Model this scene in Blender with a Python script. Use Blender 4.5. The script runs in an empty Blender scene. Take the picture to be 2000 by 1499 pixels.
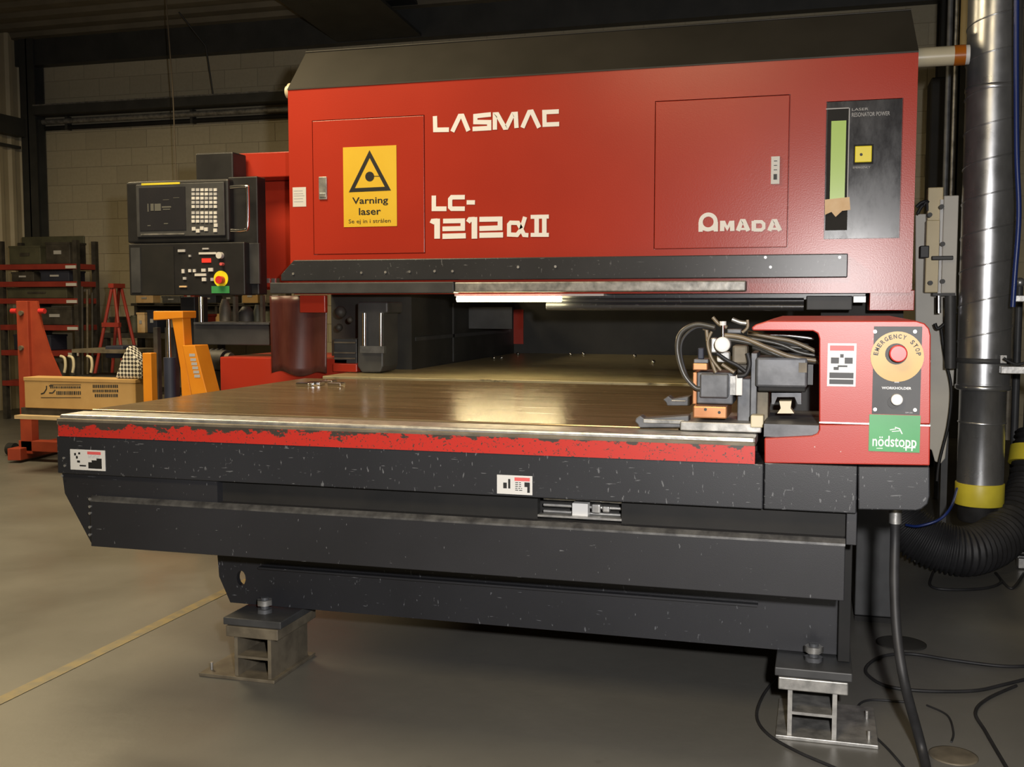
import bpy, bmesh, math, random
from mathutils import Vector
random.seed(7)
PI = math.pi
S = bpy.context.scene
COL = S.collection

# ------------------------------------------------------------------ camera
F = 2100.0; YAW = math.radians(16); PITCH = math.atan((749.5 - 592) / F); H = 1.2
cam_d = bpy.data.cameras.new('camera'); cam = bpy.data.objects.new('camera', cam_d); COL.objects.link(cam)
cam.location = (0, 0, H); cam.rotation_euler = (PI / 2 - PITCH, 0, YAW)
cam_d.sensor_width = 36; cam_d.lens = 36 * F / 2000; cam_d.clip_start = 0.05; cam_d.clip_end = 100
S.camera = cam
_r = Vector((math.cos(YAW), math.sin(YAW), 0))
_f = Vector((-math.sin(YAW) * math.cos(PITCH), math.cos(YAW) * math.cos(PITCH), -math.sin(PITCH)))
_u = _r.cross(_f); _C = Vector((0, 0, H))
def ray(x, y): return _r * ((x - 1000) / F) + _u * ((749.5 - y) / F) + _f
def P(x, y, Y):
    d = ray(x, y); return _C + d * (Y / d.y)
def PF(x, y, z=0.0):
    d = ray(x, y); return _C + d * ((z - H) / d.z)
def proj(p):
    v = Vector(p) - _C; w = v.dot(_f); return 1000 + F * v.dot(_r) / w, 749.5 - F * v.dot(_u) / w

# ------------------------------------------------------------------ world, lights, exposure
S.view_settings.view_transform = 'Standard'; S.view_settings.look = 'None'
S.view_settings.exposure = 0.0; S.view_settings.gamma = 1.0; S.view_settings.use_curve_mapping = False
wd = bpy.data.worlds.new('world'); S.world = wd; wd.use_nodes = True
wd.node_tree.nodes['Background'].inputs[0].default_value = (1.0, 0.86, 0.62, 1)
wd.node_tree.nodes['Background'].inputs[1].default_value = 0.02
def area(name, loc, size, power, color, rot=(0, 0, 0), size_y=None):
    l = bpy.data.lights.new(name, 'AREA'); l.energy = power; l.color = color; l.size = size
    if size_y: l.shape = 'RECTANGLE'; l.size_y = size_y
    o = bpy.data.objects.new(name, l); COL.objects.link(o); o.location = loc; o.rotation_euler = rot
    return o
# the photographer's flash, held a little right of and above the lens
fl = bpy.data.lights.new('camera_flash_offscreen', 'SPOT'); fl.energy = 430; fl.color = (1.0, 0.97, 0.95)
fl.spot_size = math.radians(95); fl.spot_blend = 0.6; fl.shadow_soft_size = 0.04
flo = bpy.data.objects.new('camera_flash_offscreen', fl); COL.objects.link(flo)
flo.location = _C + _r * 0.2 + Vector((0, 0, 0.16)); flo.rotation_euler = (PI / 2 - PITCH, 0, YAW - math.radians(9))
# warm overhead lamps of the hall, all alike, hanging under the roof above the frame; the last, behind the camera, is an added fill lamp
WARM = (1.0, 0.80, 0.48)
for p_ in ((-5.2, 5.6, 3.6), (-3.2, 3.4, 3.75), (-1.2, -0.8, 3.9)):
    area('hall_and_fill_lamp_offscreen', p_, 1.3, 150, WARM)

# ------------------------------------------------------------------ materials
MATS = {}
def N(nt, t, **kw):
    n = nt.nodes.new(t)
    for k, v in kw.items(): setattr(n, k, v)
    return n
def ramp(nt, fac, stops, interp='LINEAR'):
    r = N(nt, 'ShaderNodeValToRGB'); r.color_ramp.interpolation = interp
    els = r.color_ramp.elements
    while len(els) < len(stops): els.new(0.5)
    for e, (p, c) in zip(els, stops): e.position = p; e.color = (*c, 1) if len(c) == 3 else c
    nt.links.new(fac, r.inputs[0]); return r.outputs[0]
def base(name, col, rough=0.5, metal=0.0, spec=0.5):
    m = bpy.data.materials.new(name); m.use_nodes = True; MATS[name] = m
    b = m.node_tree.nodes['Principled BSDF']
    b.inputs['Base Color'].default_value = (*col, 1); b.inputs['Roughness'].default_value = rough
    b.inputs['Metallic'].default_value = metal; b.inputs['Specular IOR Level'].default_value = spec
    return m, m.node_tree, b
def noise(nt, scale, detail=4, rough=0.55, vec=None, dist=0.0, map_scale=None):
    tc = N(nt, 'ShaderNodeTexCoord'); n = N(nt, 'ShaderNodeTexNoise')
    n.inputs['Scale'].default_value = scale; n.inputs['Detail'].default_value = detail
    n.inputs['Roughness'].default_value = rough; n.inputs['Distortion'].default_value = dist
    if map_scale:
        mp = N(nt, 'ShaderNodeMapping'); mp.inputs['Scale'].default_value = map_scale
        nt.links.new(tc.outputs['Object'], mp.inputs[0]); nt.links.new(mp.outputs[0], n.inputs['Vector'])
    else: nt.links.new(tc.outputs['Object'], n.inputs['Vector'])
    return n.outputs['Fac']
def bump(nt, b, fac, strength, dist=0.01):
    bp = N(nt, 'ShaderNodeBump'); bp.inputs['Strength'].default_value = strength; bp.inputs['Distance'].default_value = dist
    nt.links.new(fac, bp.inputs['Height']); nt.links.new(bp.outputs[0], b.inputs['Normal'])
def var(name, c0, c1, scale, rough=0.5, metal=0.0, spec=0.5, lo=0.35, hi=0.65, bmp=0, map_scale=None, detail=4):
    m, nt, b = base(name, c0, rough, metal, spec)
    f = noise(nt, scale, detail, map_scale=map_scale)
    nt.links.new(ramp(nt, f, [(lo, c0), (hi, c1)]), b.inputs['Base Color'])
    if bmp: bump(nt, b, f, bmp)
    return m
def mixc(nt, fac, a, bcol):
    mx = N(nt, 'ShaderNodeMix', data_type='RGBA')
    nt.links.new(fac, mx.inputs[0])
    for s, v in ((6, a), (7, bcol)):
        if hasattr(v, 'is_linked') or hasattr(v, 'node'): nt.links.new(v, mx.inputs[s])
        else: mx.inputs[s].default_value = (*v, 1)
    return mx.outputs[2]

# red enamel with the fine orange-peel of powder coat
m, nt, b = base('red_paint', (0.36, 0.030, 0.014), 0.28, 0, 0.5)
f = noise(nt, 1.3, 3)
nt.links.new(ramp(nt, f, [(0.3, (0.34, 0.027, 0.013)), (0.7, (0.40, 0.034, 0.016))]), b.inputs['Base Color'])
bump(nt, b, noise(nt, 170, 2), 0.07, 0.003)
m, nt, b = base('red_worn', (0.50, 0.035, 0.02), 0.38, 0, 0.5)
f = noise(nt, 42, 3)
c1 = ramp(nt, noise(nt, 3, 3), [(0.3, (0.34, 0.024, 0.015)), (0.7, (0.40, 0.034, 0.022))])
nt.links.new(mixc(nt, ramp(nt, f, [(0.72, (0, 0, 0)), (0.75, (1, 1, 1))]), c1, (0.5, 0.40, 0.37)), b.inputs['Base Color'])
bump(nt, b, noise(nt, 420, 2), 0.06, 0.003)
# chipped red stripe: paint worn away in flakes, more towards its top edge
m, nt, b = base('red_chipped', (0.55, 0.03, 0.02), 0.42)
tc = N(nt, 'ShaderNodeTexCoord'); sx = N(nt, 'ShaderNodeSeparateXYZ'); nt.links.new(tc.outputs['Generated'], sx.inputs[0])
n1 = noise(nt, 22, 6, 0.7, map_scale=(0.8, 1, 1.4)); n2 = noise(nt, 150, 3, 0.6)
ad = N(nt, 'ShaderNodeMath', operation='MULTIPLY_ADD'); nt.links.new(sx.outputs[2], ad.inputs[0]); ad.inputs[1].default_value = 0.30; nt.links.new(n1, ad.inputs[2])
gx = N(nt, 'ShaderNodeMath', operation='MULTIPLY_ADD'); nt.links.new(sx.outputs[0], gx.inputs[0]); gx.inputs[1].default_value = -0.15; nt.links.new(ad.outputs[0], gx.inputs[2])
w1 = ramp(nt, gx.outputs[0], [(0.69, (0, 0, 0)), (0.71, (1, 1, 1))])
w2 = ramp(nt, n2, [(0.625, (0, 0, 0)), (0.645, (1, 1, 1))])
mm = N(nt, 'ShaderNodeMath', operation='MAXIMUM'); nt.links.new(w1, mm.inputs[0]); nt.links.new(w2, mm.inputs[1])
nt.links.new(mixc(nt, mm.outputs[0], (0.44, 0.024, 0.016), (0.045, 0.037, 0.03)), b.inputs['Base Color'])
# black machine enamel with pale nicks and scratches
def scratched(name, col, amount=0.70, rough=0.42, nick=(0.11, 0.113, 0.12)):
    m, nt, b = base(name, col, rough, 0, 0.45)
    c1 = ramp(nt, noise(nt, 2.2, 4), [(0.35, col), (0.7, tuple(c * 1.35 for c in col))])
    s1 = ramp(nt, noise(nt, 105, 2, map_scale=(1.0, 1, 0.35)), [(amount, (0, 0, 0)), (amount + 0.04, (1, 1, 1))])
    s2 = ramp(nt, noise(nt, 90, 2, map_scale=(0.22, 1, 1.6)), [(amount + 0.02, (0, 0, 0)), (amount + 0.05, (1, 1, 1))])
    mm = N(nt, 'ShaderNodeMath', operation='MAXIMUM'); nt.links.new(s1, mm.inputs[0]); nt.links.new(s2, mm.inputs[1])
    nt.links.new(mixc(nt, mm.outputs[0], c1, nick), b.inputs['Base Color'])
    bump(nt, b, noise(nt, 400, 2), 0.05, 0.003)
    return m
scratched('black_scratched', (0.0165, 0.0168, 0.0195), 0.70)
scratched('black_fascia', (0.017, 0.0178, 0.021), 0.655)
scratched('black_rail', (0.028, 0.029, 0.032), 0.68, 0.30)
var('hood_black', (0.022, 0.020, 0.016), (0.030, 0.027, 0.022), 3, 0.5, 0, 0.4)
var('black_plastic', (0.012, 0.012, 0.013), (0.018, 0.018, 0.019), 8, 0.45, 0, 0.4)
var('black_matte', (0.010, 0.010, 0.010), (0.016, 0.015, 0.014), 6, 0.7, 0, 0.3)
var('dark_grey', (0.035, 0.036, 0.038), (0.055, 0.056, 0.058), 7, 0.5, 0, 0.4)
var('interior_dark', (0.020, 0.020, 0.019), (0.034, 0.033, 0.030), 4, 0.6, 0, 0.3)
m, nt, b = base('table_steel', (0.20, 0.165, 0.11), 0.16, 0.6)
f = noise(nt, 3, 5, 0.6, map_scale=(0.35, 2.2, 1))
nt.links.new(ramp(nt, f, [(0.3, (0.22, 0.155, 0.085)), (0.7, (0.34, 0.25, 0.145))]), b.inputs['Base Color'])
nt.links.new(ramp(nt, noise(nt, 9, 5, 0.7, map_scale=(0.3, 3, 1)), [(0.3, (0.16,) * 3), (0.75, (0.30,) * 3)]), b.inputs['Roughness'])
m, nt, b = base('table_steel_back', (0.22, 0.19, 0.11), 0.34, 0.4)
f = noise(nt, 14, 4, 0.6, map_scale=(0.6, 2.2, 1))
nt.links.new(ramp(nt, f, [(0.3, (0.06, 0.05, 0.035)), (0.40, (0.34, 0.29, 0.17)), (0.8, (0.44, 0.38, 0.23))]), b.inputs['Base Color'])
var('bare_steel', (0.34, 0.34, 0.34), (0.62, 0.61, 0.58), 30, 0.38, 0.8, lo=0.3, hi=0.7, bmp=0.1)
var('worn_steel', (0.16, 0.16, 0.155), (0.42, 0.41, 0.39), 24, 0.45, 0.6, lo=0.3, hi=0.75, bmp=0.12)
var('grey_steel', (0.07, 0.073, 0.08), (0.12, 0.124, 0.133), 18, 0.5, 0.3, bmp=0.06)
var('rusty_steel', (0.10, 0.085, 0.062), (0.17, 0.145, 0.105), 14, 0.6, 0.3, bmp=0.1)
base('dim_print', (0.10, 0.10, 0.09), 0.5)
var('edge_highlight_steel', (0.12, 0.12, 0.125), (0.30, 0.30, 0.30), 20, 0.35, 0.8)  # worn edge metal, toned paler to put in the ridge highlight
base('chrome', (0.75, 0.76, 0.78), 0.16, 1.0)
base('white_print', (0.78, 0.77, 0.75), 0.5)
base('white_label', (0.58, 0.575, 0.56), 0.45)
base('black_print', (0.012, 0.012, 0.012), 0.5)
base('pink_print', (0.62, 0.10, 0.10), 0.5)
base('grey_print', (0.40, 0.40, 0.41), 0.5)
var('sign_yellow', (0.66, 0.42, 0.028), (0.70, 0.46, 0.035), 5, 0.42)
base('bright_yellow', (0.82, 0.70, 0.02), 0.4)
var('collar_yellow', (0.56, 0.47, 0.035), (0.66, 0.56, 0.05), 9, 0.42)
var('disc_ochre', (0.44, 0.25, 0.035), (0.48, 0.29, 0.045), 9, 0.4)
var('sticker_green', (0.035, 0.23, 0.07), (0.05, 0.28, 0.09), 6, 0.38)
base('button_red', (0.55, 0.03, 0.03), 0.35)
m, nt, b = base('window_green', (0.42, 0.62, 0.16), 0.25)
var('tape_tan', (0.62, 0.40, 0.19), (0.72, 0.52, 0.30), 12, 0.5)
m, nt, b = base('panel_glossy', (0.022, 0.022, 0.026), 0.34, 0, 0.5)
nt.links.new(ramp(nt, noise(nt, 5, 6, 0.7, map_scale=(1.4, 1, 0.6)), [(0.35, (0.17,) * 3), (0.7, (0.34,) * 3)]), b.inputs['Roughness'])
var('cardboard', (0.40, 0.25, 0.10), (0.45, 0.29, 0.12), 6, 0.75, 0, 0.2)
var('orange_paint', (0.66, 0.22, 0.012), (0.72, 0.26, 0.016), 7, 0.42)
var('stacker_red', (0.25, 0.036, 0.016), (0.31, 0.048, 0.02), 7, 0.5)
var('rack_red', (0.22, 0.022, 0.016), (0.28, 0.03, 0.02), 7, 0.5)
var('pale_wood', (0.42, 0.31, 0.17), (0.50, 0.38, 0.22), 9, 0.7, map_scale=(1, 6, 6))
var('cream_plastic', (0.48, 0.43, 0.29), (0.54, 0.48, 0.34), 6, 0.35)
base('amber_plastic', (0.36, 0.10, 0.008), 0.25)
var('beige_metal', (0.56, 0.46, 0.26), (0.64, 0.53, 0.31), 6, 0.45)
var('grey_panel', (0.50, 0.48, 0.43), (0.56, 0.54, 0.48), 4, 0.5)
var('copper', (0.40, 0.17, 0.075), (0.48, 0.23, 0.11), 12, 0.35, 0.7)
var('rubber', (0.012, 0.012, 0.013), (0.022, 0.022, 0.024), 12, 0.55, 0, 0.4)
base('hose_grey', (0.05, 0.047, 0.04), 0.35)
base('hose_tan', (0.16, 0.125, 0.08), 0.4)
base('hose_blue', (0.012, 0.028, 0.14), 0.35)
var('junk_dark', (0.02, 0.018, 0.016), (0.05, 0.045, 0.038), 10, 0.6)
var('junk_green', (0.05, 0.05, 0.032), (0.08, 0.08, 0.05), 6, 0.6)
var('navy', (0.014, 0.018, 0.035), (0.022, 0.027, 0.05), 6, 0.6)
m, nt, b = base('duct_steel', (0.48, 0.49, 0.51), 0.34, 0.88)
nt.links.new(ramp(nt, noise(nt, 22, 3, 0.6, map_scale=(1, 1, 0.4)), [(0.3, (0.42, 0.43, 0.45)), (0.7, (0.54, 0.55, 0.57))]), b.inputs['Base Color'])
nt.links.new(ramp(nt, noise(nt, 9, 4), [(0.3, (0.25,) * 3), (0.7, (0.35,) * 3)]), b.inputs['Roughness'])
m, nt, b = base('lamp_glow', (1, 1, 1), 0.5)
b.inputs['Emission Color'].default_value = (1.0, 0.86, 0.48, 1); b.inputs['Emission Strength'].default_value = 42
m, nt, b = base('digit_glow', (0.3, 0.0, 0.0), 0.5)
b.inputs['Emission Color'].default_value = (1.0, 0.04, 0.02, 1); b.inputs['Emission Strength'].default_value = 1.2
m, nt, b = base('pvc_curtain', (0.11, 0.030, 0.022), 0.34, 0, 0.5)
nt.links.new(ramp(nt, noise(nt, 5, 4, 0.6, map_scale=(2.5, 1, 0.5)), [(0.3, (0.05, 0.011, 0.009)), (0.7, (0.11, 0.036, 0.03))]), b.inputs['Base Color'])
b.inputs['Alpha'].default_value = 0.9
# floor: worn power-trowelled concrete
m, nt, b = base('concrete', (0.2, 0.19, 0.17), 0.42, 0, 0.45)
c1 = ramp(nt, noise(nt, 0.9, 6, 0.62), [(0.3, (0.088, 0.086, 0.079)), (0.55, (0.112, 0.109, 0.099)), (0.75, (0.14, 0.135, 0.12))])
s1 = ramp(nt, noise(nt, 7, 5, 0.7), [(0.68, (0, 0, 0)), (0.80, (0.55, 0.55, 0.55))])
nt.links.new(mixc(nt, s1, c1, (0.05, 0.048, 0.043)), b.inputs['Base Color'])
nt.links.new(ramp(nt, noise(nt, 1.7, 4), [(0.3, (0.33,) * 3), (0.7, (0.52,) * 3)]), b.inputs['Roughness'])
bump(nt, b, noise(nt, 30, 4), 0.05, 0.01)
var('line_yellow', (0.19, 0.15, 0.07), (0.13, 0.115, 0.08), 16, 0.5, lo=0.4, hi=0.62)
# painted blocks
m, nt, b = base('block_paint', (0.46, 0.40, 0.27), 0.75, 0, 0.25)
oi = N(nt, 'ShaderNodeObjectInfo')
c1 = ramp(nt, oi.outputs['Random'], [(0.0, (0.42, 0.375, 0.27)), (1.0, (0.48, 0.43, 0.31))])
s1 = ramp(nt, noise(nt, 26, 4), [(0.35, (0, 0, 0)), (0.7, (0.35, 0.35, 0.35))])
nt.links.new(mixc(nt, s1, c1, (0.36, 0.31, 0.21)), b.inputs['Base Color'])
bump(nt, b, noise(nt, 60, 4), 0.25, 0.006)
var('mortar', (0.34, 0.30, 0.21), (0.40, 0.35, 0.25), 30, 0.85, 0, 0.2)
var('cladding_cream', (0.42, 0.36, 0.24), (0.47, 0.41, 0.28), 3, 0.55)
var('steel_dark_paint', (0.035, 0.036, 0.034), (0.05, 0.05, 0.046), 5, 0.55)
var('roof_sheet', (0.13, 0.115, 0.085), (0.17, 0.15, 0.11), 3, 0.6)
m, nt, b = base('check_cloth', (0.6, 0.58, 0.52), 0.7)
tc = N(nt, 'ShaderNodeTexCoord'); mp = N(nt, 'ShaderNodeMapping'); mp.inputs['Rotation'].default_value = (0, 0.785, 0)
ck = N(nt, 'ShaderNodeTexChecker'); ck.inputs['Scale'].default_value = 52
ck.inputs[1].default_value = (0.62, 0.60, 0.54, 1); ck.inputs[2].default_value = (0.035, 0.032, 0.03, 1)
nt.links.new(tc.outputs['Object'], mp.inputs[0]); nt.links.new(mp.outputs[0], ck.inputs[0]); nt.links.new(ck.outputs[0], b.inputs['Base Color'])

# ------------------------------------------------------------------ mesh helpers
WL = {}          # world location of every object made here
class MB:
    def __init__(s): s.v = []; s.f = []; s.sm = []
    def add(s, vs, fs, smooth=False):
        o = len(s.v); s.v += [Vector(p) for p in vs]; s.f += [[i + o for i in f] for f in fs]; s.sm += [smooth] * len(fs); return s
    def box(s, x0, x1, y0, y1, z0, z1):
        if x0 > x1: x0, x1 = x1, x0
        if z0 > z1: z0, z1 = z1, z0
        if y0 > y1: y0, y1 = y1, y0
        return s.add([(x0, y0, z0), (x1, y0, z0), (x1, y1, z0), (x0, y1, z0), (x0, y0, z1), (x1, y0, z1), (x1, y1, z1), (x0, y1, z1)],
                     [(0, 3, 2, 1), (4, 5, 6, 7), (0, 1, 5, 4), (1, 2, 6, 5), (2, 3, 7, 6), (3, 0, 4, 7)])
    def poly(s, pts, y0, y1):                    # XZ outline extruded along Y
        n = len(pts); a = sum(pts[i][0] * pts[(i + 1) % n][1] - pts[(i + 1) % n][0] * pts[i][1] for i in range(n))
        if a < 0: pts = pts[::-1]
        vs = [(x, y0, z) for x, z in pts] + [(x, y1, z) for x, z in pts]
        fs = [list(range(n)), list(range(2 * n - 1, n - 1, -1))] + [(i + n, (i + 1) % n + n, (i + 1) % n, i) for i in range(n)]
        fs[2:] = [tuple(reversed(q)) for q in fs[2:]]
        fs[2:] = [(i, i + n, (i + 1) % n + n, (i + 1) % n) for i in range(n)]
        return s.add(vs, fs)
    def polyx(s, pts, x0, x1):                   # YZ outline extruded along X
        n = len(pts); a = sum(pts[i][0] * pts[(i + 1) % n][1] - pts[(i + 1) % n][0] * pts[i][1] for i in range(n))
        if a < 0: pts = pts[::-1]
        vs = [(x0, y, z) for y, z in pts] + [(x1, y, z) for y, z in pts]
        return s.add(vs, [list(range(n - 1, -1, -1)), list(range(n, 2 * n))] + [(i, (i + 1) % n, (i + 1) % n + n, i + n) for i in range(n)])
    def tube(s, pts, r, seg=8, cap=True, closed=False):
        pts = [Vector(p) for p in pts]; n = len(pts); rs = r if isinstance(r, (list, tuple)) else [r] * n
        rings = []; prev = None
        for i, p in enumerate(pts):
            if closed: t = pts[(i + 1) % n] - pts[i - 1]
            else: t = pts[min(i + 1, n - 1)] - pts[max(i - 1, 0)]
            t.normalize()
            a = prev if prev is not None else (Vector((0, 0, 1)) if abs(t.z) < 0.9 else Vector((1, 0, 0)))
            a = (a - t * a.dot(t)).normalized(); prev = a; bb = t.cross(a)
            rings.append([p + (a * math.cos(2 * PI * k / seg) + bb * math.sin(2 * PI * k / seg)) * rs[i] for k in range(seg)])
        vs = [q for rg in rings for q in rg]; fs = []
        for i in range(n if closed else n - 1):
            j = (i + 1) % n
            for k in range(seg): fs.append((i * seg + k, i * seg + (k + 1) % seg, j * seg + (k + 1) % seg, j * seg + k))
        s.add(vs, fs, True)
        if cap and not closed: s.add(rings[0], [tuple(range(seg - 1, -1, -1))]); s.add(rings[-1], [tuple(range(seg))])
        return s
    def cyl(s, a, b, r, seg=20): return s.tube([a, b], r, seg)
    def disc(s, c, r, y1, seg=28, rx=None):       # disc facing -Y at c, back at y1
        rx = rx or r
        return s.poly([(c[0] + rx * math.cos(2 * PI * k / seg), c[2] + r * math.sin(2 * PI * k / seg)) for k in range(seg)], c[1], y1)
    def ring(s, c, r0, r1, y1, seg=32):
        vs = []; fs = []
        for k in range(seg):
            ca, sa = math.cos(2 * PI * k / seg), math.sin(2 * PI * k / seg)
            vs += [(c[0] + r0 * ca, c[1], c[2] + r0 * sa), (c[0] + r1 * ca, c[1], c[2] + r1 * sa), (c[0] + r0 * ca, y1, c[2] + r0 * sa), (c[0] + r1 * ca, y1, c[2] + r1 * sa)]
        for k in range(seg):
            a = 4 * k; b = 4 * ((k + 1) % seg)
            fs += [(a, a + 1, b + 1, b), (a + 1, a + 3, b + 3, b + 1), (a + 2, a, b, b + 2), (a + 3, a + 2, b + 2, b + 3)]
        return s.add(vs, fs)
    def lathe(s, prof, c, seg=24):               # prof: (r, z) around vertical axis at c
        vs = []; fs = []; n = len(prof)
        for r, z in prof:
            for k in range(seg): vs.append((c[0] + r * math.cos(2 * PI * k / seg), c[1] + r * math.sin(2 * PI * k / seg), c[2] + z))
        for i in range(n - 1):
            for k in range(seg): fs.append((i * seg + k, i * seg + (k + 1) % seg, (i + 1) * seg + (k + 1) % seg, (i + 1) * seg + k))
        s.add(vs, fs, True)
        if prof[0][0] > 1e-6: s.add(vs[:seg], [tuple(range(seg - 1, -1, -1))])
        if prof[-1][0] > 1e-6: s.add(vs[-seg:], [tuple(range(seg))])
        return s
    def sphere(s, c, r, seg=14):
        return s.lathe([(max(1e-5, r * math.sin(PI * i / 8)), -r * math.cos(PI * i / 8)) for i in range(9)], c, seg)
    def plate(s, x0, x1, z0, z1, holes, yf, yb):  # front skin with rectangular openings
        xs = sorted({x0, x1} | {h[0] for h in holes} | {h[1] for h in holes}); zs = sorted({z0, z1} | {h[2] for h in holes} | {h[3] for h in holes})
        for i in range(len(xs) - 1):
            for j in range(len(zs) - 1):
                cx, cz = (xs[i] + xs[i + 1]) / 2, (zs[j] + zs[j + 1]) / 2
                if any(h[0] < cx < h[1] and h[2] < cz < h[3] for h in holes): continue
                s.add([(xs[i], yf, zs[j]), (xs[i + 1], yf, zs[j]), (xs[i + 1], yf, zs[j + 1]), (xs[i], yf, zs[j + 1])], [(0, 1, 2, 3)])
        for a, bb, c, d in holes:
            s.add([(a, yf, c), (bb, yf, c), (bb, yf, d), (a, yf, d), (a, yb, c), (bb, yb, c), (bb, yb, d), (a, yb, d)],
                  [(0, 4, 5, 1), (1, 5, 6, 2), (2, 6, 7, 3), (3, 7, 4, 0), (4, 7, 6, 5)[::-1]])
        return s
    def build(s, name, mat, parent=None, bevel=0, loc=None, smooth=False):
        if parent is not None: o0 = WL[parent]
        elif loc is not None: o0 = Vector(loc)
        else:
            xs = [p.x for p in s.v]; ys = [p.y for p in s.v]; zs = [p.z for p in s.v]
            o0 = Vector(((min(xs) + max(xs)) / 2, (min(ys) + max(ys)) / 2, min(zs)))
        me = bpy.data.meshes.new(name); me.from_pydata([p - o0 for p in s.v], [], s.f)
        me.polygons.foreach_set('use_smooth', [smooth or q for q in s.sm]); me.update()
        me.materials.append(MATS[mat])
        ob = bpy.data.objects.new(name, me); COL.objects.link(ob); WL[ob] = o0
        if parent is not None: ob.parent = parent
        else: ob.location = o0
        if bevel:
            bv = ob.modifiers.new('bevel', 'BEVEL'); bv.width = bevel; bv.segments = 2; bv.limit_method = 'ANGLE'; bv.angle_limit = math.radians(40)
        return ob
def tag(o, label, cat, group=None):
    o['label'] = label; o['category'] = cat
    if group: o['group'] = group
    return o
def thing(name, loc, label, cat, group=None):
    o = bpy.data.objects.new(name, None); COL.objects.link(o); o.location = loc; o.empty_display_size = 0.1; WL[o] = Vector(loc)
    return tag(o, label, cat, group)
def struct(o): o['kind'] = 'structure'; return o
def lab(o, t): o['label'] = t; return o
def rect(x0, y0, x1, y1, Y):                     # pixel rectangle on the plane Y -> X0, X1, Z0, Z1
    ym = (y0 + y1) / 2; xm = (x0 + x1) / 2
    return P(x0, ym, Y).x, P(x1, ym, Y).x, P(xm, y1, Y).z, P(xm, y0, Y).z
def bp(x0, y0, x1, y1, Y, d, mb=None):
    X0, X1, Z0, Z1 = rect(x0, y0, x1, y1, Y); return (mb or MB()).box(X0, X1, Y, Y + d, Z0, Z1)
def ppoly(pts, Y): return [(P(x, y, Y).x, P(x, y, Y).z) for x, y in pts]
def stroke(mb, pts, w, y0, y1, closed=False):    # mitred ribbon in XZ, w in metres
    pts = [Vector(p) for p in pts]; n = len(pts); L = []; R_ = []
    for i in range(n):
        a = pts[i - 1] if (closed or i > 0) else None; c = pts[(i + 1) % n] if (closed or i < n - 1) else None
        d1 = (pts[i] - a).normalized() if a is not None else None; d2 = (c - pts[i]).normalized() if c is not None else None
        if d1 is None: d1 = d2
        if d2 is None: d2 = d1
        n1 = Vector((-d1.y, d1.x)); n2 = Vector((-d2.y, d2.x)); m_ = (n1 + n2)
        m_ = m_.normalized() if m_.length > 1e-6 else n1
        k = min(1.6, 1 / max(0.3, m_.dot(n1))); L.append(pts[i] + m_ * w / 2 * k); R_.append(pts[i] - m_ * w / 2 * k)
    for i in range(n if closed else n - 1):
        j = (i + 1) % n; mb.poly([tuple(R_[i]), tuple(R_[j]), tuple(L[j]), tuple(L[i])], y0, y1)
def pxstroke(mb, pts, wpx, Y, th, conv, closed=False):
    q = [conv(*p) for p in pts]; w3 = [(P(x, y, Y).x, P(x, y, Y).z) for x, y in q]
    sc = (P(q[0][0] + 1, q[0][1], Y) - P(q[0][0], q[0][1], Y)).length
    mb.n = getattr(mb, 'n', 0) + 1
    stroke(mb, w3, wpx * sc, Y - th - mb.n * 0.00007, Y, closed)
def spline(pts, n=8):
    pts = [Vector(p) for p in pts]; out = []
    for i in range(len(pts) - 1):
        a = pts[max(i - 1, 0)]; b_ = pts[i]; c = pts[i + 1]; d = pts[min(i + 2, len(pts) - 1)]
        for k in range(n):
            t = k / n; out.append(0.5 * ((2 * b_) + (c - a) * t + (2 * a - 5 * b_ + 4 * c - d) * t * t + (3 * b_ - a - 3 * c + d) * t ** 3))
    return out + [pts[-1]]
def text(name, s, X0, X1, Z0, Z1, Y, mat, parent, bold=0.0, th=0.001):
    cu = bpy.data.curves.new(name, 'FONT'); cu.body = s; cu.size = 1; cu.offset = bold; cu.resolution_u = 3
    to = bpy.data.objects.new(name, cu); COL.objects.link(to)
    dg = bpy.context.evaluated_depsgraph_get(); me = bpy.data.meshes.new_from_object(to.evaluated_get(dg))
    bpy.data.objects.remove(to); bpy.data.curves.remove(cu)
    xs = [v.co.x for v in me.vertices]; ys = [v.co.y for v in me.vertices]
    o0 = WL[parent]
    for v in me.vertices:
        v.co = Vector((X0 + (v.co.x - min(xs)) / (max(xs) - min(xs)) * (X1 - X0), Y - th, Z0 + (v.co.y - min(ys)) / (max(ys) - min(ys)) * (Z1 - Z0))) - o0
    me.materials.clear(); me.materials.append(MATS[mat]); me.name = name
    ob = bpy.data.objects.new(name, me); COL.objects.link(ob); ob.parent = parent; WL[ob] = o0
    return ob
def ptext(name, s, x0, y0, x1, y1, Y, mat, parent, bold=0.0, th=0.001): return text(name, s, *rect(x0, y0, x1, y1, Y), Y, mat, parent, bold, th)

# ================================================================== THE SETTING
YW = 10.5; XL = -8.8
struct(MB().box(-9.2, 4, -1.5, YW + 0.3, -0.12, 0).build('floor', 'concrete'))
ln = MB().box(-2.385, -2.335, 1.2, 10.3, 0.0005, 0.002).build('trim_1', 'line_yellow'); struct(ln)
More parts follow.
